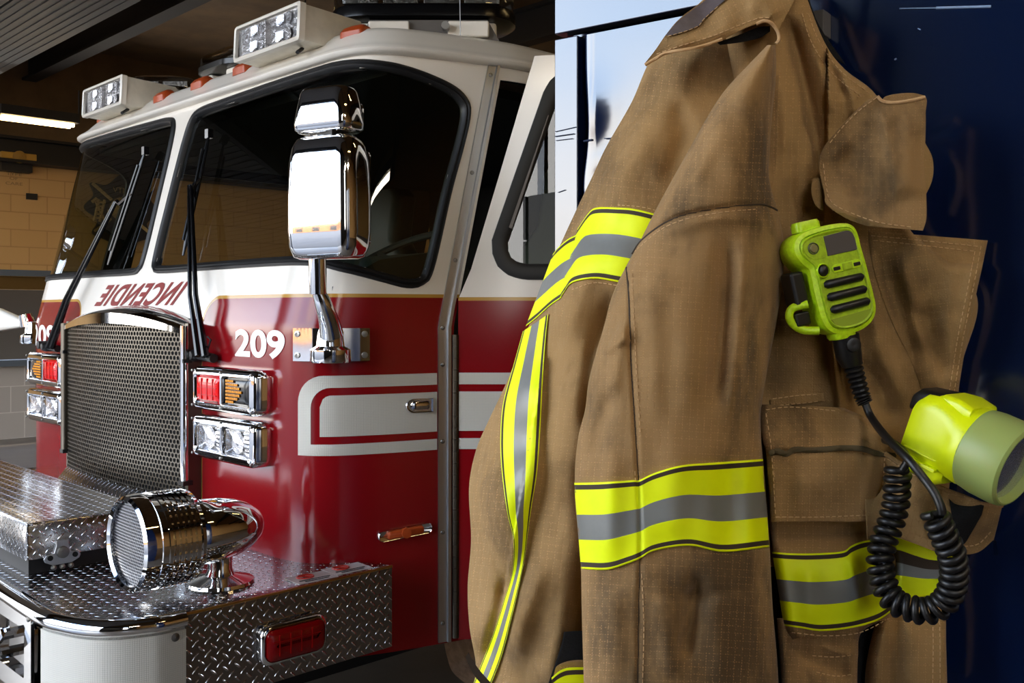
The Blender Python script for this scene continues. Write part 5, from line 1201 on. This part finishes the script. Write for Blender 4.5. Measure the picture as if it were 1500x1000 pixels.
def wallbox(name, c, s, m, kind='structure', **k):
    o = place(box(name, c, s, m, **k)); props(o, kind=kind); return o
WX, BY, FY, NX, CZ = -8.75, 15.0, -3.2, 8.2, 4.6
wallbox('floor', ((WX + NX) / 2, 5.9, -.05), (NX - WX + .6, 18.6, .1), FLO)
wallbox('ceiling', ((WX + NX) / 2, 5.9, CZ + .05), (NX - WX + .6, 18.6, .1), CEIL)
def wall(name, c, s, m): return wallbox(name, c, s, m)
# far left wall: tile dado, sill, dark pass-through, lintel, painted block above
wall('wall_left', (WX - .1, 5.9, .42), (.2, 18.4, .84), TIL)
wall('wall_left', (WX - .1, 5.9, (1.86 + 3.15) / 2), (.2, 18.4, 3.15 - 1.86), BLK); wall('wall_left', (WX - .1, 5.9, (3.15 + CZ) / 2), (.2, 18.4, CZ - 3.15), CEIL)
props(place(MB().box((WX + .12, 5.9, 3.42), (.24, 18.2, .03)).box((WX + .12, 5.9, 3.29), (.03, 18.2, .26)).box((WX + .12, 5.9, 3.16), (.24, 18.2, .03)).build('ceiling_beam', STEELD)), kind='structure')
wall('wall_left', (WX - .1, -1.7, 1.35), (.2, 3.2, 1.02), BLK); wall('wall_left', (WX - .1, 10.3, 1.35), (.2, 9.6, 1.02), BLK)
wall('trim_1', (WX + .02, 2.8, .87), (.2, 6.0, .07), SILL); wall('trim_2', (WX + .02, 2.8, 1.90), (.06, 6.0, .07), SILL)
wall('trim_3', (WX - .06, 2.8, 1.79), (.1, 5.6, .16), simple('yellow_brown_lintel', '#5d4210', .6))
wall('wall_recess', (WX - 1.2, 2.8, 1.3), (.1, 6.5, 1.6), simple('dark_recess_wall', '#0b0907', .9))  # near-black colour puts the shade of the recess into the wall
wall('wall_back', ((WX + NX) / 2, BY + .1, CZ / 2), (NX - WX, .2, CZ), BLK); wall('wall_right', (NX + .1, 5.9, CZ / 2), (.2, 18.4, CZ), BLK)
# front wall with the two raised bay doors and a high window
FRW = mk_block('dark_blue_grey_block', '#252b38', '#232935', '#1c212b')
def fw(x0, x1, z0, z1): wall('wall_front', ((x0 + x1) / 2, FY - .1, (z0 + z1) / 2), (x1 - x0, .2, z1 - z0), FRW)
OX0, OX1, OZ = -2.3, 2.3, 3.55
fw(WX, -7.9, 0, CZ); fw(-3.5, OX0, 0, CZ); fw(-7.9, -3.5, OZ, CZ); fw(OX0, OX1, OZ, CZ); fw(OX1, 4.5, 0, CZ); fw(4.5, 5.15, 0, CZ); fw(5.15, 6.25, 0, 1.4); fw(5.15, 6.25, 3.55, CZ); fw(6.25, NX, 0, CZ)
wall('trim_4', (5.7, FY - .1, 2.47), (.05, .08, 2.1), ALU); wall('trim_5', (5.7, FY - .1, 1.42), (1.1, .24, .04), ALU)
def overhead(x0, x1, label, pitch=.56, nk=5):
    o = place(empty('overhead_door')); props(o, label, 'garage door')
    for k in range(nk):
        b = MB().box(((x0 + x1) / 2, FY + .45 + k * pitch, 3.72), (x1 - x0, pitch - .02, .05))
        for q in range(9): b.box(((x0 + x1) / 2, FY + .45 - pitch * .42 + k * pitch + q * pitch * .1, 3.692), (x1 - x0, .012, .01))
        b.build('door_section', simple('pale_grey_door', '#6b6a68', .5) if 'pale_grey_door' not in bpy.data.materials else bpy.data.materials['pale_grey_door'], o)
    for x in (x0 - .06, x1 + .06):
        b = MB().box((x, FY + 1.7, 3.74), (.08, 3.3, .1)); b.box((x, FY + .06, 1.8), (.08, .06, 3.6)); b.build('door_track', STEELD, o)
        MB().box((x, FY + 2.2, 4.2), (.05, .05, .8)).build('track_hanger', STEELD, o)
overhead(OX0 + .05, OX1 - .05, 'pale raised overhead door hanging above the fire engine nose'); overhead(-7.8, -3.6, 'pale raised overhead door over the empty far bay', .68, 7)
for k, y in enumerate((-.4, 2.6, 5.6, 8.6, 11.6)):
    b = MB().box(((WX + NX) / 2, y, 4.46), (NX - WX, .16, .03)); b.box(((WX + NX) / 2, y, 4.3), (NX - WX, .02, .32)); b.box(((WX + NX) / 2, y, 4.14), (NX - WX, .16, .03))
    o = place(b.build('ceiling_beam', STEELD)); props(o, kind='structure')
LAMP = emis('warm_tube_glow', '#ffd894', 18.0)
FILLGLOW = emis('bright_tube_glow', '#fff0d6', 62.0)  # glow of the unseen fixtures added as fill light for the coat
def lamp(x, y, z, along_y, label, group=None, m=None, top=None):
    o = place(empty('fluorescent_light')); props(o, label, 'ceiling light', group)
    L = 1.3 if z > 3.7 else .72
    s = (.26, L, .09) if along_y else (L, .26, .09)
    box('light_fixture_body', (x, y, z + .06), s, STEELD, o)
    for d in (-.05, .05):
        e = [(x + d, y - L * .46, z), (x + d, y + L * .46, z)] if along_y else [(x - .6, y + d, z), (x + .6, y + d, z)]
        MB().tube(e, .02, 8).build('light_tube', m or LAMP, o)
    b = MB()
    for k in (-.4, .4): b.tube([(x + (0 if along_y else k), y + (k if along_y else 0), z + .1), (x + (0 if along_y else k), y + (k if along_y else 0), top or CZ)], .008, 6)
    b.build('hanger_rod', STEELD, o)
p = PL(54, 178, 9.6)
lamp(p.x, p.y, p.z, True, 'lit fluorescent tube near the far block wall', top=3.66)
lamp(4.5, -1.9, 3.1, True, 'bright tube light over the front of the locker aisle', m=FILLGLOW); lamp(4.9, -.5, 3.1, True, 'bright tube light over the rear of the locker aisle', m=FILLGLOW)  # two fixtures out of view, added only to brighten the coat
for k, (x, y) in enumerate(((-4.8, 4.2), (2.4, 3.2), (2.4, 7.5), (-2.2, 6.8), (4.6, .6), (-5.6, 9.5))):  # unseen tubes, added overhead to light the interior
    lamp(x, y, 4.0, True, ['warm fluorescent light over the bay beside the fire engine', 'warm fluorescent light high above the cab door', 'warm fluorescent light above the pump body', 'warm fluorescent light behind the cab roof',
                           'warm fluorescent light over the locker side of the bay', 'warm fluorescent light deep in the empty bay'][k])
def onwall(px, py):
    a = (px - CX) / F; Y = (WX + TC * XC - TS * YC) / (TC * a - TS); q = w2l((a * Y, Y, 0)); return q.y, H - (py - CY) / F * Y
# boxed emergency light and stencilled words on the wall
y0, z1 = onwall(-6, 226); y1, z0 = onwall(46, 241)
o = place(empty('emergency_light')); props(o, 'yellowish emergency light box on the block wall', 'emergency light')
box('light_case', (WX + .09, (y0 + y1) / 2, (z0 + z1) / 2 + .02), (.18, y1 - y0, z1 - z0), simple('aged_yellow_case', '#c99a3e', .5), o, bevel=.01)
MB().lathe([(.07, 0), (.07, .02), (0, .03)], (WX + .18, (y0 + y1) / 2, z1 - .03), (1, 0, 0), 16).build('light_cap', simple('dull_yellow_cap', '#a87f34', .5), o)
box('light_mount', (WX + .06, (y0 + y1) / 2, z0 - .06), (.12, (y1 - y0) * .86, .1), STEELD, o)
FADED = simple('faded_stencil', '#9a7b50', .8)
o = place(empty('stencilled_words')); props(o, 'faded stencilled words under the emergency light box', 'lettering')
for txt, pa, pb, yy in (('TYPE', 9, 32, 256), ('OF', 14, 26, 263), ('CARE', 8, 33, 270)):
    ya, za = onwall(pa, yy); yb, _ = onwall(pb, yy)
    lettering('stencil_word', txt, lambda a, b, ya=ya, yb=yb, za=za: Vector((WX + .003, ya + (yb - ya) * a, za + .035 * b)), FADED, o, .01, 2)
ya, za = onwall(46, 288); o = place(box('wall_outlet', (WX + .01, ya, za), (.03, .12, .07), STEELD)); props(o, 'small dark outlet plate on the block wall', 'outlet')
# shield painted on a board on the wall, seen through the cab glass
yc, zc = onwall(178, 308); ya, za = onwall(178, 248); ye, ze = onwall(178, 364); sh = (za - ze) / 2; sw = sh * 1.0
o = place(empty('shield_plaque')); props(o, 'dark shield crest with ladder on the wall behind the far windshield pane', 'plaque')
BRONZE = simple('plaque_tan', '#d8b478', .6); PD = simple('plaque_dark', '#1c1512', .6)
SH = crom([(0, -1.05), (.35, -.8), (.75, -.62), (.62, -.3), (.95, .0), (.72, .32), (.8, .62), (.4, .6), (0, .9), (-.4, .6), (-.8, .62), (-.72, .32), (-.95, 0), (-.62, -.3), (-.75, -.62), (-.35, -.8)], 6, True)
def pq(a, b, d=0): return (WX + .03 + d, yc + a * sw, zc + b * sh)
MB().loft([[pq(a * k, b_ * k, d) for a, b_ in SH] for k, d in ((1, -.02), (1, .015), (.97, .02))]).build('plaque_board', PD, o)
b = MB()
for s in (-1, 1):
    b.tube([pq(s * .78, .60, .022), pq(s * .30, .22, .022)], .026, 6, flat=.3); b.tube([pq(s * .72, -.58, .022), pq(s * .30, -.25, .022)], .026, 6, flat=.3)
for d in (-.07, .07): b.tube([pq(-.60 + d - .06, -.33, .022), pq(-.60 + d + .06, .22, .022)], .018, 6)
for k in range(5): b.tube([pq(-.71 + .025 * k, -.24 + .1 * k, .022), pq(-.55 + .025 * k, -.24 + .1 * k, .022)], .016, 6)
b.tube([pq(-.45, -.33, .022), pq(-.72, .22, .022)], .016, 6); b.tube([pq(-.78, .14, .022), pq(-.66, .24, .022)], .022, 6)
b.build('crest_tools', BRONZE, o)
b = MB().loft([[pq(.34 * math.cos(a) * k, .02 + .3 * math.sin(a) * k, d) for a in np.linspace(0, 2 * PI, 24)[:-1]] for k, d in ((1, .0), (1, .03), (.6, .05))]); b.tube([pq(-.40, -.08, .03), pq(.40, -.08, .03)], .03, 8); b.build('crest_helmet', BRONZE, o)
lettering('crest_lettering', 'VTMO', lambda a, b: pq(-.26 + .55 * a, .42 + .14 * b, .022), BRONZE, o, .0, 2)
# outside: sunlit apron, street and a brick building opposite
apron = props(place(box('ground', (-1, -26.3, -.06), (90, 46, .1), simple('apron_asphalt', '#4d4741', .8, grain=(.8, .01, .8)))), kind='structure')
o = place(empty('brick_building')); props(o, 'brick building across the street from the open bay', 'building')
box('building_wall', (4, -46, 1.15), (60, 4, 2.3), mk_block('orange_brick', '#a8622e', '#b9793f', '#c9b294', .3, .1), o)
b = MB()
for k in range(9): b.box((-20 + 6 * k, -43.98, 1.2), (2.4, .06, 1.1))
b.build('building_windows', simple('dark_window_glass', '#20262c', .1), o)
b = MB()
# ------------------------------------------------------------------ world, sun, camera
w = bpy.data.worlds.new('sky'); sc.world = w; w.use_nodes = True; nt = w.node_tree; nt.nodes.clear()
SKY = 9.0
tc = nt.nodes.new('ShaderNodeTexCoord'); sp = nt.nodes.new('ShaderNodeSeparateXYZ'); nt.links.new(tc.outputs['Generated'], sp.inputs[0])
cr_ = nt.nodes.new('ShaderNodeValToRGB'); nt.links.new(sp.outputs[2], cr_.inputs[0]); el = cr_.color_ramp.elements
el[0].position = 0; el[0].color = (1, .93, .84, 1); el[1].position = .7; el[1].color = (.16, .34, .75, 1)
for ps_, c in ((.10, (.98, .97, .95, 1)), (.28, (.62, .78, 1, 1))):
    e = el.new(ps_); e.color = c
nz = nt.nodes.new('ShaderNodeTexNoise'); nz.inputs['Scale'].default_value = 3.2; nz.inputs['Detail'].default_value = 5; nt.links.new(tc.outputs['Generated'], nz.inputs['Vector'])
mr = nt.nodes.new('ShaderNodeMapRange'); mr.inputs[1].default_value = .47; mr.inputs[2].default_value = .62; nt.links.new(nz.outputs[0], mr.inputs[0])
mx = nt.nodes.new('ShaderNodeMix'); mx.data_type = 'RGBA'; nt.links.new(mr.outputs[0], mx.inputs[0]); nt.links.new(cr_.outputs[0], mx.inputs[6]); mx.inputs[7].default_value = (1, .98, .95, 1)
bg = nt.nodes.new('ShaderNodeBackground'); bg.inputs[1].default_value = SKY; nt.links.new(mx.outputs[2], bg.inputs[0])
ow = nt.nodes.new('ShaderNodeOutputWorld'); nt.links.new(bg.outputs[0], ow.inputs[0])
sun = bpy.data.lights.new('sun', 'SUN'); sun.energy = 5; sun.color = (1, .9, .76); sun.angle = .01
so = bpy.data.objects.new('sun', sun); COL.objects.link(so)
d = Vector((.35 * TC - 1 * TS, -.35 * TS - 1 * TC, -.75)); so.rotation_euler = d.to_track_quat('-Z', 'Y').to_euler()
cam = bpy.data.cameras.new('camera'); cam.sensor_width = 36; cam.lens = F / 1500 * 36; cam.shift_y = (CY - 500) / 1500; cam.clip_start = .02; cam.clip_end = 200
co = bpy.data.objects.new('camera', cam); COL.objects.link(co); co.location = (0, 0, H); co.rotation_euler = (PI / 2, 0, 0); sc.camera = co
sc.view_settings.view_transform = 'Standard'; sc.view_settings.look = 'None'; sc.view_settings.gamma = 1; sc.view_settings.exposure = 0
sc.cycles.use_denoising = True; sc.cycles.max_bounces = 8; sc.cycles.diffuse_bounces = 4; sc.cycles.glossy_bounces = 5; sc.cycles.transparent_max_bounces = 12; sc.cycles.sample_clamp_indirect = 8; sc.cycles.caustics_reflective = False; sc.cycles.caustics_refractive = False
